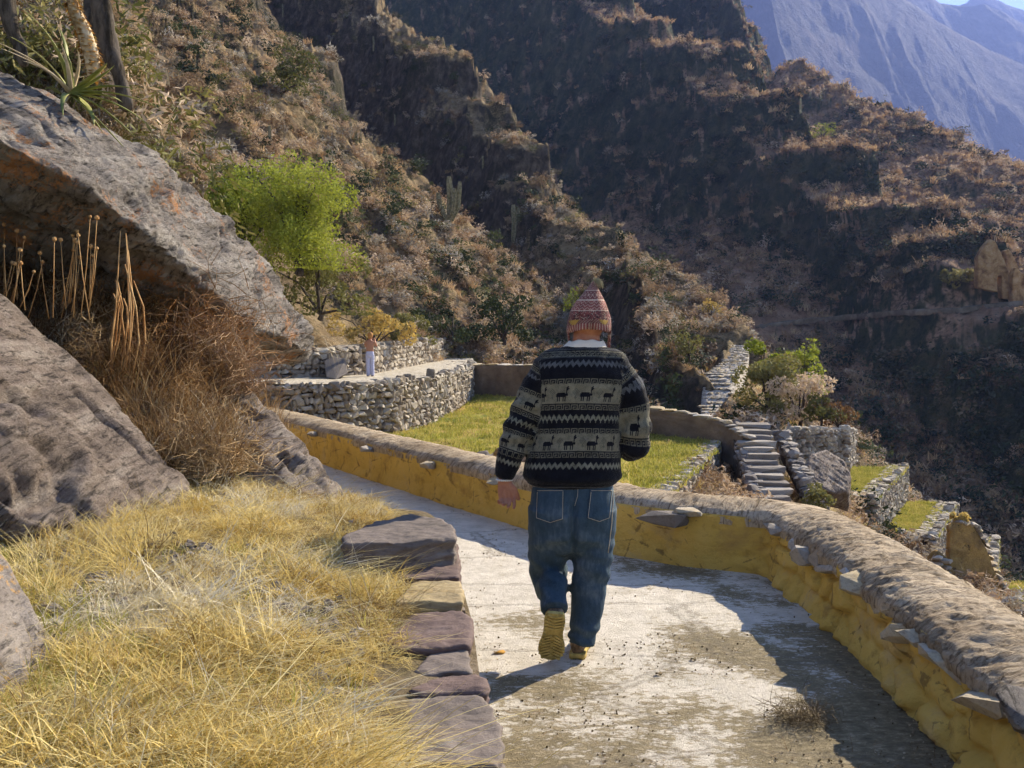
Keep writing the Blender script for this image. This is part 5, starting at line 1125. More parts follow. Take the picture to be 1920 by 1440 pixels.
tag(link_obj('cobblestones', mesh_np('cobblestones', np.concatenate(VV), FF, smooth=False), None, M_stoneL), 'loose pale cobbles paving the steep spur path', kind='stuff')
q = NM('trail_dust', .95, .05); q.base(q.ramp(q.noise(q.co(), .8, 5, .6), [(.35, (.09, .07, .045)), (.65, (.26, .20, .13))])); M_trail = q.m
tl = []
for px, py in ((1392, 624), (1415, 616), (1450, 609), (1490, 605), (1540, 600), (1590, 598), (1640, 592), (1690, 586), (1740, 586), (1790, 584), (1830, 577), (1870, 572), (1920, 571)):
    h = hit(px, py, d0=72); tl.append(Vector((h.x, h.y, h.z + .25)))
tl = tl[1:]
ribbon('mountain_trail', tl, [.8, .9, 1.1, 1.1, 1.2, 1.2], M_trail, 'thin dusty trail crossing the dark mountain towards the granary ruin', .7, step=1.2, rough=.45)
# ------------------------------------------------------------ vegetation
def blades(name, n, h, spread, w, lean, seed, curl=.6, flow=0.0):
    r = np.random.default_rng(seed); a = r.uniform(0, 6.283, n); rad0 = spread * np.sqrt(r.uniform(0, 1, n)); px_, py_ = rad0 * np.cos(a), rad0 * np.sin(a)
    H = h * r.uniform(.45, 1.1, n); th = r.uniform(0, 6.283, n); L = lean * r.uniform(.25, 1.3, n); dx, dy = np.cos(th) + flow, np.sin(th) * (1 - min(.7, flow)); V = []
    tw = r.uniform(0, 3.14, n); wx, wy = np.cos(tw) * w, np.sin(tw) * w
    for t, k in ((0, 1), (.4, .9), (.75, .6), (1, 0)):
        ox = px_ + dx * L * H * t ** 1.6; oy = py_ + dy * L * H * t ** 1.6; oz = H * (t - curl * .5 * t * t * np.minimum(1.5, L)) - .01
        if k > 0: V += [np.stack([ox - wx * k, oy - wy * k, oz], 1), np.stack([ox + wx * k, oy + wy * k, oz], 1)]
        else: V += [np.stack([ox, oy, oz], 1)]
    V = np.concatenate(V); i = np.arange(n); F = []
    for s_ in (0, 1): F.append(np.stack([i + 2 * s_ * n, i + (2 * s_ + 1) * n, i + (2 * s_ + 3) * n, i + (2 * s_ + 2) * n], 1))
    F = [tuple(f) for f in np.concatenate(F)] + [(int(k + 4 * n), int(k + 5 * n), int(k + 6 * n)) for k in i]
    return mesh_np(name, V, F, smooth=False)
def leafball(name, n, size, seed, blobs=6, flat=.8, twig=0, elong=1.0):
    r = np.random.default_rng(seed); C_ = r.normal(size=(blobs, 3)) * .33; C_[:, 2] = np.abs(C_[:, 2]) * flat + .25; R_ = r.uniform(.22, .42, blobs)
    k = r.integers(0, blobs, n); d = r.normal(size=(n, 3)); d /= np.linalg.norm(d, axis=1)[:, None]; p = C_[k] + d * (R_[k] * r.uniform(.55, 1.05, n))[:, None]; p[:, 2] = np.maximum(p[:, 2], .02)
    e1 = r.normal(size=(n, 3)); e1 /= np.linalg.norm(e1, axis=1)[:, None]; e2 = np.cross(e1, r.normal(size=(n, 3))); e2 /= np.linalg.norm(e2, axis=1)[:, None]
    s_ = size * r.uniform(.5, 1.3, n)[:, None]; a = p - e1 * s_ * elong; b = p + e2 * s_ * .45; c = p + e1 * s_ * elong; e = p - e2 * s_ * .45
    V = np.stack([a, b, c, e], 1).reshape(-1, 3); return mesh_np(name, V, np.arange(4 * n).reshape(-1, 4), smooth=False)
G_gold = leaf_mat('straw_grass', [(.32, .20, .05), (.60, .44, .13), (.74, .58, .22), (.84, .71, .36)], .35, .75)
G_pale = leaf_mat('bleached_grass', [(.50, .41, .24), (.70, .61, .40), (.84, .76, .56)], .3, .6)
G_green = leaf_mat('yellow_green_grass', [(.17, .18, .03), (.36, .35, .06), (.48, .42, .10), (.60, .48, .16)], .3, .6)
G_rust = leaf_mat('rusty_dry_stalks', [(.07, .035, .014), (.17, .09, .035), (.30, .175, .07), (.44, .31, .16)], .25, .7)
G_brown = leaf_mat('dry_brown_scrub', [(0.134, 0.085, 0.043), (0.305, 0.201, 0.110), (0.488, 0.342, 0.207), (0.634, 0.488, 0.329)], .2, .7)
G_grey = leaf_mat('grey_lichen_scrub', [(0.165, 0.136, 0.094), (0.342, 0.295, 0.218), (0.543, 0.472, 0.366)], .2, .7)
G_pink = leaf_mat('pinkish_dry_grass', [(0.275, 0.163, 0.075), (0.500, 0.325, 0.163), (0.663, 0.475, 0.263)], .25, .7)
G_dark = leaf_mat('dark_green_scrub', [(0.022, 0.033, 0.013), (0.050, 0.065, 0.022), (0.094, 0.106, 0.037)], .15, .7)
G_olive = leaf_mat('olive_scrub', [(0.084, 0.090, 0.024), (0.180, 0.168, 0.048), (0.312, 0.264, 0.090)], .25, .7)
G_lime = leaf_mat('bright_green_leaves', [(.08, .10, .012), (.20, .23, .022), (.33, .35, .045), (.42, .42, .08)], .35, .25)
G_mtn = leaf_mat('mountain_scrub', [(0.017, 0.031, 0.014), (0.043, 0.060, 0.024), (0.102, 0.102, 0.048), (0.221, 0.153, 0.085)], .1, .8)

# dry grass covering the bank
def bank_points(n, xs_, ys_, seed, dmin=.25, wt=None):
    r = np.random.default_rng(seed); x = r.uniform(*xs_, n * 3); lo, hi = ys_; y = (lo ** -1 + r.uniform(0, 1, n * 3) * (hi ** -1 - lo ** -1)) ** -1
    d = xr(y) - x; keep = (d > dmin + .10 * pn(y * 4, y * 0, 1.5))
    if wt is not None: keep &= r.uniform(0, 1, len(x)) < wt(x, y)
    x, y = x[keep][:n], y[keep][:n]; return np.stack([x, y, ZB(x, y)], 1), r
def rots(r, n, tilt=.15, dirn=None):
    return np.stack([r.normal(0, tilt, n), r.normal(0, tilt, n), r.uniform(0, 6.283, n) if dirn is None else r.normal(dirn, .7, n)], 1)
tufts = [blades('tuft', 38, .105, .06, .0015, 1.9, 20 + i, .8, .35) for i in range(6)]
tg = [proto('grass_tuft', m.copy(), G_gold) for m in tufts]; tp_ = [proto('pale_tuft', m.copy(), G_pale) for m in tufts]; tgr = [proto('green_tuft', blades('gt', 30, .07, .05, .0015, 1.0, 40 + i, .6), G_green) for i in range(5)]
bare = lambda x, y: .25 + .75 * sstep(-.25, .05, fbm(x * 1.1 + 3, y * 1.1, 2.2, 3))
P_, r = bank_points(11500, (-3.6, 0), (1.15, 5.6), 1, .24, lambda x, y: bare(x, y)); S = r.uniform(.55, 1.25, len(P_)) * (.65 + .55 * sstep(-.3, .3, fbm(P_[:, 0] * 2, P_[:, 1] * 2, 1, 3)))
scatter('dry_grass', P_, rots(r, len(P_), .22, -.4), S, tg, 'stuff', 'shaggy golden dry grass covering the bank')
P_, r = bank_points(4200, (-3.2, 0), (1.15, 5.2), 2, .26, lambda x, y: sstep(-.1, .3, fbm(x * 1.4, y * 1.4, 9, 3))); scatter('dry_grass', P_, rots(r, len(P_), .3, -.2), r.uniform(.5, 1.15, len(P_)), tp_, 'stuff', 'bleached pale straw lying over the golden grass')
P_, r = bank_points(7000, (-3.0, 0), (1.0, 3.8), 3, .27, lambda x, y: sstep(.1, -.3, (x + .7) + (y - 2.3) * .8) * .9 + .1); scatter('green_grass', P_, rots(r, len(P_), .2), r.uniform(.6, 1.3, len(P_)), tgr, 'stuff', 'short yellow green grass at the lower left of the bank')
big = [proto('big_tuft', blades('bt', 60, .24, .07, .0018, 1.5, 60 + i, .7, .3), G_gold) for i in range(3)]
P_, r = bank_points(120, (-2.6, -.6), (2.4, 5.6), 4, .5, lambda x, y: sstep(.0, .3, fbm(x * .9, y * .9, 5, 2))); scatter('dry_grass', P_, rots(r, len(P_), .2), r.uniform(.5, .9, len(P_)), big, 'stuff', 'taller arching tussocks in the golden grass')
G_tan = leaf_mat('dead_brown_thatch', [(.14, .085, .03), (.30, .20, .08), (.46, .33, .15)], .25, .8)
P_, r = bank_points(2200, (-3.4, 0), (1.15, 5.4), 14, .25, lambda x, y: sstep(-.1, .35, fbm(x * 2.2, y * 2.2, 12, 3))); scatter('dry_grass', P_, rots(r, len(P_), .35), r.uniform(.45, 1.0, len(P_)), [proto('tan_tuft', m.copy(), G_tan) for m in tufts], 'stuff', 'browner dead thatch between the golden tufts')
twig = [proto('loose_stalk', blades('ls', 3, .20, .10, .0014, 2.4, 80 + i, .9), G_pale) for i in range(4)]
P_, r = bank_points(420, (-3.0, -.1), (1.5, 6.0), 5, .3); scatter('loose_straw', P_, rots(r, len(P_), .4), r.uniform(.4, 1.0, len(P_)), twig, 'stuff', 'long loose stalks of straw fallen on the bank')
# rusty brush filling the hollow between the rocks and under the leaning slab
brush = [proto('brush', blades('br', 46, .55, .12, .0028, .8, 90 + i, .5), G_rust) for i in range(4)] + [proto('brush_pale', blades('brp', 40, .45, .14, .0024, 1.3, 95 + i, .7), G_pale) for i in range(1)]
tang = [proto('tangle', leafball('tg', 40, .13, 110 + i, 5, .7, elong=1.6), G_brown) for i in range(3)]
for m in tang: m.scale = (1, 1, 1)
P_, r = bank_points(1500, (-6.5, -.9), (4.9, 9.5), 6, .25, lambda x, y: sstep(-.35, .0, fbm(x * 1.2, y * 1.2, 7, 3)) * (x / y < np.where(y < 7, -.285, -.235))); P_[:, 2] -= .02
scatter('dry_brush', P_, rots(r, len(P_), .25), r.uniform(.35, .85, len(P_)), brush, 'stuff', 'rusty dry brush and tall grass in the hollow between the rocks')
P_, r = bank_points(420, (-6.0, -1.0), (5.2, 9.5), 7, .3, lambda x, y: 1.0 * (x / y < -.285)); scatter('thorny_tangle', P_, rots(r, len(P_), .4), r.uniform(.15, .40, len(P_)), [proto('tangle_s', leafball('tg2', 420, .014, 120 + i, 5, .7, elong=9), G_rust) for i in range(3)], 'stuff', 'thorny brown tangle under the leaning rock')
P_, r = bank_points(1500, (-9, -2.6), (8.4, 16.5), 8, .4); scatter('slope_scrub', P_, rots(r, len(P_), .25), r.uniform(.25, .8, len(P_)), [proto('ss', leafball('sl', 420, .038, 130 + i, 6, .8, elong=1.8), m) for i, m in enumerate((G_olive, G_brown, G_grey, G_olive))], 'stuff', 'olive and brown scrub on the slope above the leaning rock')
# grit and small stones on the bank and path
peb = [proto('grit', STONES[i].copy(), M_stoneD) for i in range(5)]
P_, r = bank_points(1500, (-2.6, -.4), (2.2, 5.6), 9, .3, lambda x, y: sstep(.05, -.25, fbm(x * 1.1 + 3, y * 1.1, 2.2, 3)) * .9 + .04); P_[:, 2] += .012; scatter('bank_gravel', P_, rots(r, len(P_), 1), r.uniform(.01, .045, len(P_)), peb, 'stuff', 'grey gravel in the bare patches of the bank')
n = 9000; r = np.random.default_rng(31); y = (1.2 ** -1 + r.uniform(0, 1, n) * (12 ** -1 - 1.2 ** -1)) ** -1; x = xr(y) + .04 + (x_wall(y) - xr(y) - .05) * r.uniform(0, 1, n)
k = (fbm(x * 1.6, y * 1.6, 4, 4) > .02) | (np.minimum(x_wall(y) - x, x - xr(y)) < .14) | (r.uniform(0, 1, n) < .03); x, y = x[k], y[k]
P_ = np.stack([x, y, .012 * fbm(x * 1.3, y * 1.3, 1, 4) + .004], 1); q = NM('dark_soil_crumbs', .95, .05); q.base(q.ramp(q.objrand(), [(.2, (.12, .085, .045)), (.8, (.42, .33, .21))])); M_crumb = q.m
scatter('path_crumbs', P_, rots(r, len(P_), 1), np.stack([r.uniform(.003, .010, len(P_))] * 2 + [r.uniform(.0015, .004, len(P_))], 1), [proto('crumb', STONES[i].copy(), M_crumb) for i in range(5)], 'stuff', 'crumbs of soil and dung strewn on the path')
strawp = [proto('chaff', blades('ch', 5, .035, .03, .0009, 4.0, 140 + i, 1.6), G_rust) for i in range(4)]
scatter('path_chaff', P_[::2], rots(r, len(P_[::2]), .1), r.uniform(.5, 1.3, len(P_[::2])), strawp, 'stuff', 'bits of dry chaff on the path')

# scrub over the hillsides, sampled on the terrain sheet
ii = RNG.integers(0, NC, 90000); jj = RNG.integers(0, NR, 90000); tx, ty, tz = XX[ii, jj], YY[ii, jj], ZZ[ii, jj]; tf = isfar[ii, jj]
dzx = (ZZ[np.minimum(ii + 1, NC - 1), jj] - tz); gx = np.abs(HZ(tx + .6, ty) - tz) / .6; gy = np.abs(HZ(tx, ty + .6) - tz) / .6; slope = np.hypot(gx, gy)
inmid = (ty < 36) & (tx < 16)                                    # keep lawns, stairs and terraces clear
spur = (ty > 36) & (ty < 60) & (tx > 1) & (tx < 26)
nA = fbm(tx * .16, ty * .16, 2, 3); nB = fbm(tx * .5, ty * .5, 5, 3); rr_ = RNG.uniform(0, 1, len(tx))
def take(m, n):
    k = np.nonzero(m)[0]; k = k[:n]; return k
def scrub(name, label, mask, n, smin, smax, protos, up=0.0, power=1.5):
    k = take(mask, n); kk = len(k); S = (smin + (smax - smin) * RNG.uniform(0, 1, kk) ** power); P_ = np.stack([tx[k], ty[k], tz[k] - .08 * S + up], 1)
    scatter(name, P_, np.stack([RNG.normal(0, .2, kk), RNG.normal(0, .2, kk), RNG.uniform(0, 6.28, kk)], 1), np.stack([S, S, S * RNG.uniform(.55, 1.0, kk)], 1), protos, 'stuff', label)
LB = lambda mat, n, s_, sd, k=3, el=1.3, fl=.8: [proto('clump', leafball('c%d' % sd, n, s_, sd + i, 6, fl, elong=el), mat) for i in range(k)]
TF = lambda mat, n, h, sp, w, ln, sd, k=3: [proto('tuft_m', blades('t%d' % sd, n, h, sp, w, ln, sd + i, .5), mat) for i in range(k)]
cpd = np.min(np.stack([np.hypot(tx - p[0], ty - p[1]) for p in CPp[::3]]), 0); gd = np.hypot(tx - gr2.location.x, ty - gr2.location.y)
near_ = ~((tx > 12.5) & (tx < 27) & (ty > 36) & (ty < 58) & (rr_ * 7 % 1 < .75)) & (cpd > 1.9) & ~tf & ~inmid & (ty > 27) & (slope < 2.6) & ~((ty < 50) & (tx > -26) & (tx < 4))
scrub('hill_scrub', 'brown dry scrub all over the near hillside', near_ & (rr_ < .30), 9000, .35, 1.3, LB(G_brown, 170, .075, 200, 4, 1.8))
scrub('hill_scrub', 'grey lichen hung scrub on the near hillside', near_ & (rr_ > .30) & (rr_ < .50) & (nA > -.12), 5200, .35, 1.4, LB(G_grey, 170, .07, 210, 4, 1.8))
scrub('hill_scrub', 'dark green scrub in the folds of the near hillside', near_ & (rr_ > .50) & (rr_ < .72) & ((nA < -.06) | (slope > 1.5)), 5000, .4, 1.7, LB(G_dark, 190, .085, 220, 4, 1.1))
scrub('hill_scrub', 'olive scrub on the near hillside', near_ & (rr_ > .72) & (rr_ < .82), 2200, .35, 1.2, LB(G_olive, 170, .08, 230, 3, 1.1))
scrub('hill_grass', 'pinkish dry grass tufts on the near hillside and ridge crests', near_ & (rr_ > .82) & (slope < 1.5), 9000, .7, 1.6, TF(G_pink, 46, .55, .30, .018, .6, 240))
scrub('spur_grass', 'rusty and golden grass on the spur below the cobbled path', (cpd > 1.1) & spur & ~tf & (slope < 1.6), 2600, .5, 1.1, TF(G_gold, 40, .5, .3, .014, .7, 250, 2) + TF(G_pink, 40, .5, .3, .014, .7, 255, 3))
sgx = (HZ(tx + .9, ty) - tz) / .9; sgy = (HZ(tx, ty + .9) - tz) / .9; litv = (-sgx * SUNV.x - sgy * SUNV.y + SUNV.z) / np.sqrt(1 + sgx ** 2 + sgy ** 2)  # plants picked by sun angle, so the slope's light and shade enter their colours
td = np.min(np.stack([np.hypot(tx - p.x, ty - p.y) for a, b in zip(tl[:-1], tl[1:]) for p in (a, a.lerp(b, .33), a.lerp(b, .66))]), 0)
far_ = tf & (ty < 330) & (td > 2.6) & (gd > 9)
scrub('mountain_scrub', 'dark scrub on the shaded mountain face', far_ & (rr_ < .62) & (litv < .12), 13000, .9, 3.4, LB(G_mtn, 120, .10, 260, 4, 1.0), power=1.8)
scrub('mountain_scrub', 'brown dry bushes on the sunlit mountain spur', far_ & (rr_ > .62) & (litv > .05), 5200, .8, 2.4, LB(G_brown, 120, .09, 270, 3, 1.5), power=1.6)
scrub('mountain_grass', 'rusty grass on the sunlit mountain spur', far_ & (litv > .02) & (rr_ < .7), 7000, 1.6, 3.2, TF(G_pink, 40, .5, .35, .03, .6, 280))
scrub('slope_grass', 'sparse dry grass on the earth slope beyond the parapet', ~tf & (ty > 13) & (ty < 40) & (tx > 3.6) & (rr_ < .85), 3600, .25, .8, TF(G_gold, 36, .4, .28, .010, .8, 290, 2) + LB(G_brown, 90, .08, 295, 2, 1.6))
# turf blades on the lawns
def lawn_blades(o, n, seed):
    me = o.data; r = np.random.default_rng(seed); tri = [(p.vertices[:], p.area) for p in me.polygons if p.normal.z > .7]; V, N = mesh_arrays(me); w = np.array([a for _, a in tri]); k = r.choice(len(tri), n, p=w / w.sum()); P_ = np.zeros((n, 3))
    for i, t in enumerate(k):
        vs = tri[t][0]; b = r.dirichlet([1] * len(vs)); P_[i] = sum(V[v] * b[j] for j, v in enumerate(vs))
    return P_, r
for i, o in enumerate([o for o in list(C.objects) if o.name.split('.')[0] == 'lawn']):
    P_, r = lawn_blades(o, 2600 if i < 2 else 1200, 300 + i)
    scatter('lawn_grass', P_, rots(r, len(P_), .1), r.uniform(.5, 1.3, len(P_)), TF(G_green, 26, .14, .25, .012, .6, 310 + i, 2), 'stuff', 'short turf blades of the terrace lawn')

# ---- individual trees and bushes
def tree(name, label, base, w, h, mat, n, cat='bush', seed=1, trunk=.35, blobs=12, leaf=.07, group=None, flat=1.0):
    root = empty(name, base); tag(root, label, cat, group); r = np.random.default_rng(seed)
    C_ = np.stack([r.normal(0, .24, blobs) * w, r.normal(0, .24, blobs) * w, h * (trunk + (1 - trunk) * r.uniform(.02, .84, blobs))], 1); C_[:, :2] = np.clip(C_[:, :2], -w * .38, w * .38); R_ = r.uniform(.17, .30, blobs) * min(w, h)
    k = r.integers(0, blobs, n); d = r.normal(size=(n, 3)); d /= np.linalg.norm(d, axis=1)[:, None]; p = C_[k] + d * (R_[k] * r.uniform(.45, 1.05, n) ** .6)[:, None] * (1, 1, .8); p[:, 2] = np.clip(p[:, 2], .02, None)
    keep = fbm(p[:, 0] * 3 / max(w, .5), p[:, 1] * 3 / max(w, .5), p[:, 2] * 3 / max(w, .5), 3) > -.22; p = p[keep]; n = len(p)
    e1 = r.normal(size=(n, 3)); e1 /= np.linalg.norm(e1, axis=1)[:, None]; e2 = np.cross(e1, r.normal(size=(n, 3))); e2 /= np.linalg.norm(e2, axis=1)[:, None]; s_ = leaf * r.uniform(.5, 1.4, n)[:, None]
    V = np.stack([p - e1 * s_, p + e2 * s_ * .45, p + e1 * s_, p - e2 * s_ * .45], 1).reshape(-1, 3)
    link_obj('crown', mesh_np('crown', V, np.arange(4 * n).reshape(-1, 4), smooth=False), root, mat)
    bm = bmesh.new(); r0 = max(.02, .035 * min(w, h))
    tube_parts(bm, [(0, 0, -.2, r0 * 1.3), (.02 * w, 0, h * trunk * .5, r0), (-.02 * w, .01, h * trunk, r0 * .8), (.0, 0, h * .7, r0 * .4)], 7)
    for c in C_[:7]: tube_parts(bm, [(0, 0, h * trunk * .4, r0 * .7), (*(c * (.5, .5, .75)), r0 * .45), (*c, r0 * .2)], 5)
    me = bpy.data.meshes.new('trunk'); bm.to_mesh(me); bm.free(); smooth_on(me); link_obj('trunk', me, root, M_bark); return root
q = NM('grey_bark', .95, .05); n_ = q.noise(q.co((1, 1, .3)), 14, 6, .7); q.base(q.ramp(n_, [(.38, (.035, .028, .02)), (.62, (.13, .105, .08))])); q.bump(n_, .02, .9); M_bark = q.m
def bush_px(label, px, py, wpx, hpx, mat, n, seed, D=None, leaf=None, name='bush', cat='bush', trunk=.04, **kw):
    if D is None: b = hit(px, py, d0=27)
    else: b = PD(px, py, D)
    w, h = wpx * b.y / FPX, hpx * b.y / FPX; return tree(name, label, b, w, h, mat, n, cat, seed, trunk, leaf=leaf or .035 * (w * h) ** .5, **kw)
bush_px('large bright green round tree on the near hillside', 560, 505, 200, 228, G_lime, 27000, 1, D=37, name='tree', cat='tree', trunk=.02, blobs=40, leaf=.058)
bush_px('lower bright green bush touching the left of the round tree', 455, 480, 185, 165, G_lime, 10000, 2, D=38, blobs=16, leaf=.08)
bush_px('olive bush under the round green tree', 600, 590, 200, 130, G_olive, 4200, 3, D=38, blobs=14, leaf=.08)
bush_px('ochre brown bush above the upper terrace wall', 700, 650, 190, 75, G_gold, 2600, 4, D=44, blobs=14, leaf=.08)
bush_px('yellow green bush at the right end of the upper terrace wall', 770, 645, 90, 62, G_olive, 1800, 5, D=50, blobs=10, leaf=.08)
bush_px('pale yellow green bush high on the near hillside', 530, 180, 110, 90, G_olive, 2400, 6)
bush_px('dark round bush on the hillside right of the green tree', 640, 430, 80, 90, G_dark, 1700, 7)
bush_px('dark green thicket over the rocks behind the terrace', 850, 640, 110, 70, G_dark, 2200, 8, D=56)
bush_px('dark thicket beside the man\'s left shoulder', 945, 640, 120, 90, G_dark, 2200, 9, D=58)
bush_px('bright yellow green sprigs just left of the hat', 1072, 590, 44, 60, G_lime, 500, 10, D=54)
bush_px('tall bush with a bright green top on the spur beside the cobbled path', 1432, 725, 70, 100, G_lime, 2600, 11, D=41, leaf=.085)
bush_px('broad brown green bush in the middle of the spur', 1440, 770, 130, 105, G_olive, 4200, 12, D=38, leaf=.08)
bush_px('green bush at the dark edge of the spur', 1508, 712, 62, 80, G_lime, 1700, 13, D=46, leaf=.08)
bush_px('brown leafless bush lower on the spur', 1500, 790, 110, 90, G_brown, 3000, 14, D=37, leaf=.07)
bush_px('small olive bush at the right edge of the spur', 1540, 790, 60, 60, G_olive, 1300, 15, D=36, leaf=.07)
bush_px('small green tuft below the green bush at the dark edge', 1530, 740, 40, 36, G_lime, 700, 16, D=44, leaf=.07)
bush_px('pale green shrub on the rock face left of the cobbled path', 1292, 672, 52, 52, G_olive, 900, 17, D=50, leaf=.08)
bush_px('lone yellow green bush on the sunlit mountain spur', 1541, 262, 48, 34, G_lime, 700, 18)
bush_px('orange dry bush on the ridge above the cobbled path', 1335, 600, 50, 42, G_gold, 900, 19)
bush_px('bright mossy bush at the foot of the stone steps', 1525, 962, 60, 60, G_olive, 1600, 20, D=25, leaf=.05)
bush_px('reddish dry shrub at the end of the rubble retaining wall', 1572, 802, 60, 58, G_rust, 900, 21, D=36, leaf=.06)
bush_px('small yellow bush at the ruined end of the sunlit spur by the granary', 1795, 540, 50, 40, G_olive, 700, 22, D=122, leaf=.3)
bush_px('tufts of dry grass on top of the gable ruin', 1800, 985, 44, 26, G_gold, 900, 23, D=37.3, leaf=.07, name='grass_tufts', cat='grass tufts')

# column cacti
q = NM('pale_ribbed_cactus', .85, .2); n_ = q.noise(q.co(), 6, 5, .6); q.base(q.ramp(n_, [(.35, (.14, .13, .06)), (.6, (.34, .29, .17))])); M_cact = q.m
def cactus(label, px, py, hpx, D=None, arms=0, seed=0, group=None):
    b = hit(px, py, d0=27) if D is None else PD(px, py, D); h = hpx * b.y / FPX; root = empty('cactus', b); tag(root, label, 'cactus', group); r = random.Random(seed); R0 = max(.09, h * .055)
    def col(p0, p1, p2, R):
        bm = bmesh.new(); tube_parts(bm, [(*p0, R * .8), (*(p0 + (p1 - p0) * .6), R), (*p1, R), (*(p1 + (p2 - p1) * .7), R), (*p2, R * .6)], 16)
        for v in bm.verts:
            pass
        me = bpy.data.meshes.new('stem'); bm.to_mesh(me); bm.free(); V, N = mesh_arrays(me); V += N * (R * .22 * np.where(np.arange(len(V)) % 2 == 0, 1, -1))[:, None]; set_co(me, V); link_obj('stem', me, root, M_cact)
    col(Vector((0, 0, -.2)), Vector((.03 * h, 0, h * .5)), Vector((0, 0, h)), R0)
    for k in range(arms):
        a = k * 2.4 + r.random(); d = Vector((math.cos(a), math.sin(a) * .6, 0)); hh = h * r.uniform(.55, .95); col(d * .05 * h + Vector((0, 0, h * .05)), d * h * .20 + Vector((0, 0, h * .35)), d * h * .24 + Vector((0, 0, hh)), R0 * .8)
cactus('tall pale candelabra cactus at the foot of the dark cliff', 842, 418, 85, arms=5, seed=1)
cactus('single tall cactus column before the dark gully, above the thicket', 962, 458, 70, arms=1, seed=2)
CL = ['left cactus column of the close trio below the dark cliff edge', 'middle cactus column of the close trio below the dark cliff edge', 'right and shortest column of the close trio below the dark cliff edge', 'lone cactus column above the upper edge of the leaning rock', 'tiny cactus column nearest to the spiky plant', 'second tiny cactus column right of the spiky plant', 'tiny cactus column highest above the green tree, right of a pair',
      'thin cactus column just above the round green tree', 'cactus column at the very top of the near hillside', 'slim cactus column on the crest at the top of the dark gully', 'small cactus column halfway down the lit hillside crest', 'cactus column on the crest of the dark cliff above the rocks', 'short cactus column beside the big candelabra cactus, uphill of it', 'short cactus column on the rocky rib right of the hat']
for k, (px, py, hp) in enumerate(((658, 258, 26), (667, 262, 22), (675, 268, 20), (330, 245, 34), (276, 178, 16), (297, 182, 18), (355, 182, 22), (505, 268, 30), (530, 40, 22), (700, 95, 24), (740, 240, 18), (1040, 395, 20), (905, 320, 22), (1180, 545, 16))):
    cactus(CL[k], px, py, hp, seed=10 + k, group='slender column cacti on the hillside')

# agave-like plant with long arching leaves on the leaning rock
q = NM('agave_leaf', .6, .35); n_ = q.noise(q.co(), 5, 5, .6); q.base(q.ramp(n_, [(.3, (.10, .125, .02)), (.5, (.22, .22, .045)), (.7, (.38, .33, .12))])); q.bump(q.noise(q.co((1, 1, 1)), 30, 4, .6), .003, .5); M_agave = q.m
q = NM('withered_leaf', .9, .1); q.base(q.ramp(q.noise(q.co(), 8, 5, .6), [(.35, (.30, .22, .12)), (.6, (.55, .44, .28))])); M_wither = q.m
def arched_leaf(root, base, p1, tip, w, mat, name='leaf', thick=.004):
    n = 16; VV = []
    for i in range(n):
        t = i / (n - 1); c = base * (1 - t) ** 2 + p1 * 2 * t * (1 - t) + tip * t * t; dn = ((p1 - base) * (1 - t) + (tip - p1) * t).normalized(); sd = dn.cross(Vector((0, 0, 1))); sd = sd.normalized() if sd.length > .05 else Vector((1, 0, 0)); ww = w * (1 - t) ** .7 * (1 if i else .8)
        up = sd.cross(dn); VV += [tuple(c - sd * ww), tuple(c - up * ww * .35), tuple(c + sd * ww)]
    me = mesh_np(name, VV, grid_faces(n, 3)); me = evaluated(me, [('SOLIDIFY', dict(thickness=thick))]); smooth_on(me); return link_obj(name, me, root, mat)
ab = PD(133, 176, 6.3); ag = empty('agave', ab); tag(ag, 'spiky green plant with long arching leaves on top of the leaning rock', 'plant')
k_ = ab.y / FPX; rr = random.Random(12)
for (x1, y1, x2, y2, w, dry) in ((5, -75, -55, -135, 3.6, 0), (20, -60, -18, -120, 3.4, 0), (-30, -60, -95, -95, 3.2, 0), (-25, -45, -110, -78, 3, 1), (-10, -30, -60, -45, 3, 1), (15, -40, 12, -75, 2.6, 1), (25, -45, 30, -70, 2.5, 1), (60, -40, 105, -32, 4.2, 0), (70, -20, 145, 10, 4.6, 0), (60, -5, 120, 30, 4.6, 0), (75, 5, 150, 60, 4.8, 0), (60, 15, 110, 75, 4.4, 0), (40, 20, 80, 78, 4.2, 0), (30, 15, 55, 70, 4.0, 0), (10, 10, 28, 62, 3.6, 0), (-5, 10, -12, 45, 3, 1), (50, -20, 90, -45, 3.6, 0), (85, -5, 165, 28, 3.4, 0), (45, 30, 95, 100, 3.8, 0), (-15, -35, -85, -60, 2.6, 1)):
    arched_leaf(ag, Vector((0, 0, 0)), Vector((x1 * k_ * 1.1, -rr.uniform(.0, .25), -y1 * k_ * 1.1)), Vector((x2 * k_, -rr.uniform(-.05, .35), -y2 * k_)), w * k_ * 2.0, M_wither if dry else M_agave)
def wind_tube(name, root, pts, mat, n=9, amp=.0, sc=6):
    bm = bmesh.new(); tube_parts(bm, [(*(Vector(p[:3]) - root.location), p[3]) for p in pts], n); me = bpy.data.meshes.new(name); bm.to_mesh(me); bm.free()
    if amp:
        me = evaluated(me, [('SUBSURF', dict(levels=2))]); V, N = mesh_arrays(me); set_co(me, V + N * (amp * fbm(V[:, 0] * sc, V[:, 1] * sc, V[:, 2] * sc * .35, 4, ridge=True))[:, None])
    smooth_on(me); return link_obj(name, me, root, mat)
fs = empty('flower_spike', PD(182, 140, 7.2)); tag(fs, 'thick scaly orange brown dead flower spike leaning behind the spiky plant', 'dead plant')
sp = [(*PD(178, 150, 7.2), .045), (*PD(172, 105, 7.2), .055), (*PD(158, 60, 7.2), .052), (*PD(140, 20, 7.2), .042), (*PD(128, -20, 7.2), .03)]
wind_tube('stem', fs, sp, M_wither)
VV, FF = [], []; rr = random.Random(3)
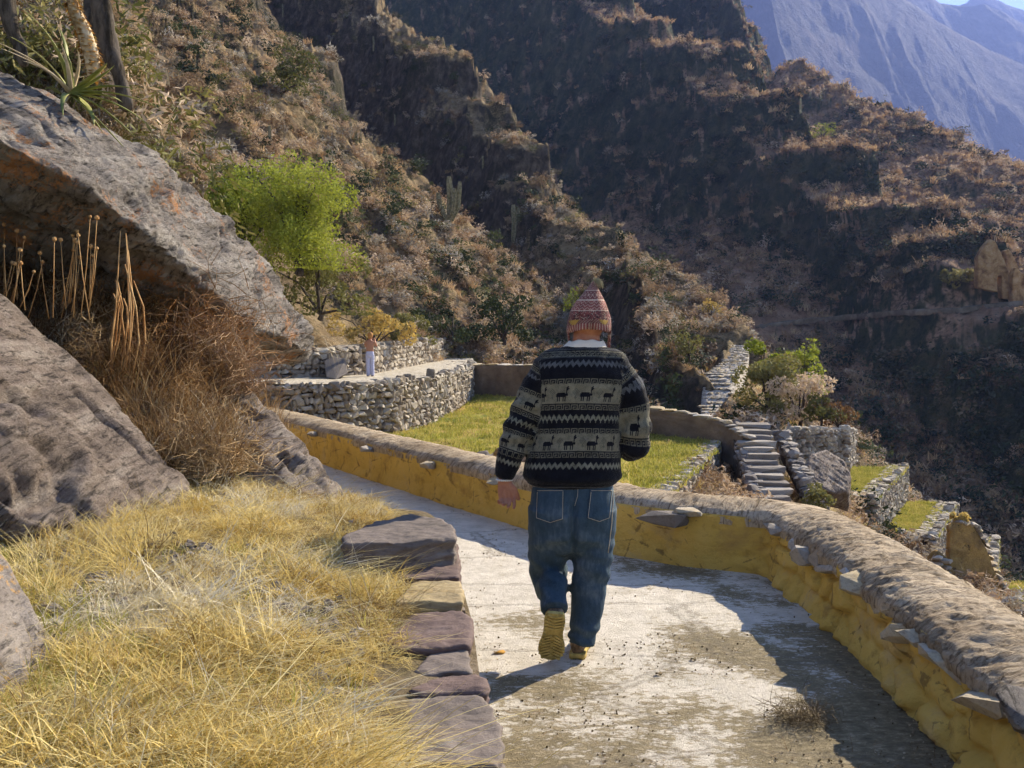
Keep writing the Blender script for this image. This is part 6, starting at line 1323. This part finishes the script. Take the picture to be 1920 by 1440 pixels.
for k in range(420):
    t = rr.random() * 3.9; i = int(t); f = t - i; a, b = Vector(sp[i][:3]), Vector(sp[i + 1][:3]); c = a.lerp(b, f) - fs.location; th = rr.uniform(0, 6.28); R_ = (sp[i][3] + (sp[i + 1][3] - sp[i][3]) * f); d = Vector((math.cos(th), math.sin(th), .5 - 1.0)); s_ = rr.uniform(.02, .045); p = c + Vector((math.cos(th), math.sin(th), 0)) * R_ * .9; sd = Vector((-math.sin(th), math.cos(th), 0)) * s_ * .45; m = len(VV)
    VV += [tuple(p - sd), tuple(p + sd), tuple(p + d * s_ * 1.1)]; FF.append((m, m + 1, m + 2))
tag(link_obj('bracts', mesh_np('bracts', VV, FF, smooth=False), fs, leaf_mat('orange_bracts', [(.22, .10, .02), (.42, .22, .05), (.55, .34, .12)], .2, .2)), kind='stuff')
tk = empty('dead_tree', PD(220, 175, 7.8)); tag(tk, 'gnarled grey dead trunk rising behind the spiky plant', 'tree trunk')
wind_tube('trunk', tk, [(*PD(238, 200, 7.8), .02), (*PD(226, 140, 7.8), .034), (*PD(200, 95, 7.8), .05), (*PD(196, 45, 7.8), .036), (*PD(180, -20, 7.8), .05), (*PD(180, -80, 7.8), .05)], M_bark, 12, .05, 9)
wind_tube('branch', tk, [(*PD(172, 60, 7.9), .02), (*PD(164, 30, 7.9), .032), (*PD(168, 0, 8), .03), (*PD(152, -60, 8), .03)], M_bark, 10, .03, 9)
tk = empty('dead_tree', PD(45, 95, 7)); tag(tk, 'twisted grey dead trunk in the top left corner', 'tree trunk')
wind_tube('trunk', tk, [(*PD(44, 120, 7), .014), (*PD(36, 85, 7), .024), (*PD(20, 45, 7), .034), (*PD(14, -10, 7), .036), (*PD(0, -70, 7), .04)], M_bark, 12, .04, 8)

# dry stalks hanging in front of the hollow, seed-head stalks, dry bush, grass at the rock tip
rr = random.Random(21); rc = empty('dry_reeds', PD(225, 660, 5.6)); tag(rc, 'bundle of tall orange dry stalks standing in the hollow under the leaning rock', 'dry reeds')
q = NM('orange_reed', .8, .2); q.base(q.ramp(q.noise(q.co(), 9, 4, .6), [(.35, (.36, .17, .05)), (.65, (.62, .38, .16))])); M_reed = q.m
for k in range(12):
    x0 = rr.uniform(196, 262); top = rr.uniform(428, 560); x1 = 218 + (x0 - 218) * .45 + rr.uniform(-12, 16); D = 5.45 + rr.uniform(-.12, .12); kn = rr.random() < .35; xm = x0 + (rr.uniform(8, 26) if kn else 0)
    wind_tube('stalk', rc, [(*PD(x0, 700, D), .0042), (*PD((x0 + xm) / 2 + (4 if kn else 0), 640, D), .0048), (*PD((xm + x1) / 2 + (6 if kn else 0), 575, D), .0045), (*PD(x1, top, D), .003)], M_reed, 5)
sh = empty('seed_stalks', PD(90, 560, 5.2)); tag(sh, 'dry stems with round rusty seed heads at the left edge under the rock', 'dry plant')
for k in range(30):
    x0 = rr.uniform(-10, 175); y0 = rr.uniform(560, 600); x1 = x0 + rr.uniform(-22, 28); top = rr.uniform(405, 520); D = rr.uniform(4.9, 5.5)
    s_ = wind_tube('stem', sh, [(*PD(x0, y0, D), .0028), (*PD(x0 * .4 + x1 * .6, (y0 + top) / 2, D), .0026), (*PD(x1, top, D), .0016)], M_reed, 4)
    bm = bmesh.new(); c = PD(x1, top, D) - sh.location
    bmesh.ops.create_icosphere(bm, subdivisions=1, radius=rr.uniform(.009, .014), matrix=Matrix.Translation(c))
    me = bpy.data.meshes.new('seed_head'); bm.to_mesh(me); bm.free(); link_obj('seed_head', me, s_, M_reed)
def twig_tangle(name, label, base, rx, rz, n, mat, seed, L=.25, R=.0022, cat='dry bush', cz=.5):
    rr = random.Random(seed); bm = bmesh.new()
    for k in range(n):
        p = Vector((rr.gauss(0, rx * .45), rr.gauss(0, rx * .35), abs(rr.gauss(0, rz * cz)))); pts = []; d = Vector((rr.gauss(0, 1), rr.gauss(0, 1), rr.gauss(.25, .7))).normalized()
        for i in range(4):
            pts.append((*p, R * (1 - i * .2))); d = (d + Vector((rr.gauss(0, .45), rr.gauss(0, .45), rr.gauss(0, .4)))).normalized(); p = p + d * L / 4; p.z = max(.003, p.z)
        tube_parts(bm, pts, 3)
    me = bpy.data.meshes.new(name); bm.to_mesh(me); bm.free(); o = link_obj(name, me, None, mat); o.location = base; tag(o, label, cat); return o
twig_tangle('dry_bush', 'tangled brown leafless bush at the foot of the leaning rock', PD(405, 735, 6.0), .28, .42, 800, leaf_mat('brown_twigs', [(.16, .09, .045), (.36, .22, .11), (.50, .36, .20)], .0, .1), 5, .4, .0026)
twig_tangle('dry_bush', 'mat of dry brown twigs spilling down between the two left rocks', PD(385, 880, 5.0), .30, .16, 600, leaf_mat('tan_twigs', [(.22, .14, .06), (.42, .28, .13), (.56, .42, .22)], .0, .1), 6, .35, .0022)
twig_tangle('dry_bush', 'reddish brown brush hanging below the middle of the leaning rock', PD(330, 680, 6.2), .5, .38, 800, leaf_mat('rust_twigs', [(.14, .06, .02), (.32, .16, .05), (.48, .28, .10)], .0, .1), 7, .4, .0026)
gt = empty('grass_clump', PD(590, 640, 8.2)); tag(gt, 'long pale dry grass arching from the tip of the leaning rock', 'dry grass clump')
for k in range(16):
    x1 = rr.uniform(20, 60); y1 = rr.uniform(-30, 5); x2 = x1 + rr.uniform(0, 25); y2 = rr.uniform(-10, 75); kk = 8.2 / FPX
    arched_leaf(gt, Vector((0, 0, 0)), Vector((x1 * kk, rr.uniform(-.1, .1), -y1 * kk + .03)), Vector((x2 * kk, rr.uniform(-.2, .1), -y2 * kk)), .0032, M_wither, 'blade', .001)
tw = twig_tangle('twig_heap', 'small heap of dead grass and twigs lying on the path', PZ(1505, 1352, .0), .15, .03, 330, leaf_mat('dead_grass', [(.07, .05, .025), (.17, .12, .06), (.30, .22, .12)], .0, .1), 8, .13, .0011, 'twig heap', .9)
for k, (px, py, col) in enumerate(((966 - 30, 1222, (.42, .22, .04)), (1300, 1235, (.12, .09, .05)), (1235, 1262, (.14, .10, .05)))):
    b = PZ(px, py, .008); s_ = .022 if k == 0 else .012; rr = random.Random(k)
    VV = [(s_ * 1.5 * math.cos(a) * (.7 + .3 * rr.random()), s_ * math.sin(a) * (.7 + .3 * rr.random()), .006 * math.sin(a * 2)) for a in np.linspace(0, 6.28, 9)[:-1]] + [(0, 0, .001)]
    me = evaluated(mesh_np('dead_leaf', VV, [(i, (i + 1) % 8, 8) for i in range(8)]), [('SOLIDIFY', dict(thickness=.002))]); q = NM('dead_leaf', .8, .1); q.base(col); o = link_obj('dead_leaf', me, None, q.m); o.location = b; tag(o, ('curled orange brown dead leaf beside the kerb', 'dark crumb of leaf on the pale path right of the man', 'small brown leaf scrap near the man\'s right shoe')[k], 'dead leaf')
o = link_obj('pebble', STONES[3].copy(), None, M_stoneL); o.location = PZ(781, 1126, .72); o.scale = (.055, .05, .04); tag(o, 'pale rounded pebble on the grass beside the yellow kerb slab', 'stone')
o = link_obj('boulder', evaluated(hull_mesh([PD(1864, 1296, 2.95), PD(1884, 1282, 3.0), PD(1930, 1292, 3.05), PD(1985, 1310, 3.0), PD(1884, 1318, 2.9), PD(1900, 1362, 2.86), PD(1990, 1390, 2.8), PD(1930, 1290, 3.3), PD(1880, 1290, 3.2), PD(1990, 1390, 3.2), PD(1900, 1370, 3.1), PD(1940, 1385, 2.84)]), [('BEVEL', dict(width=.01, segments=2))]), None, M_rA); tag(o, 'pale angular rock set in the parapet at the right edge', 'rock')
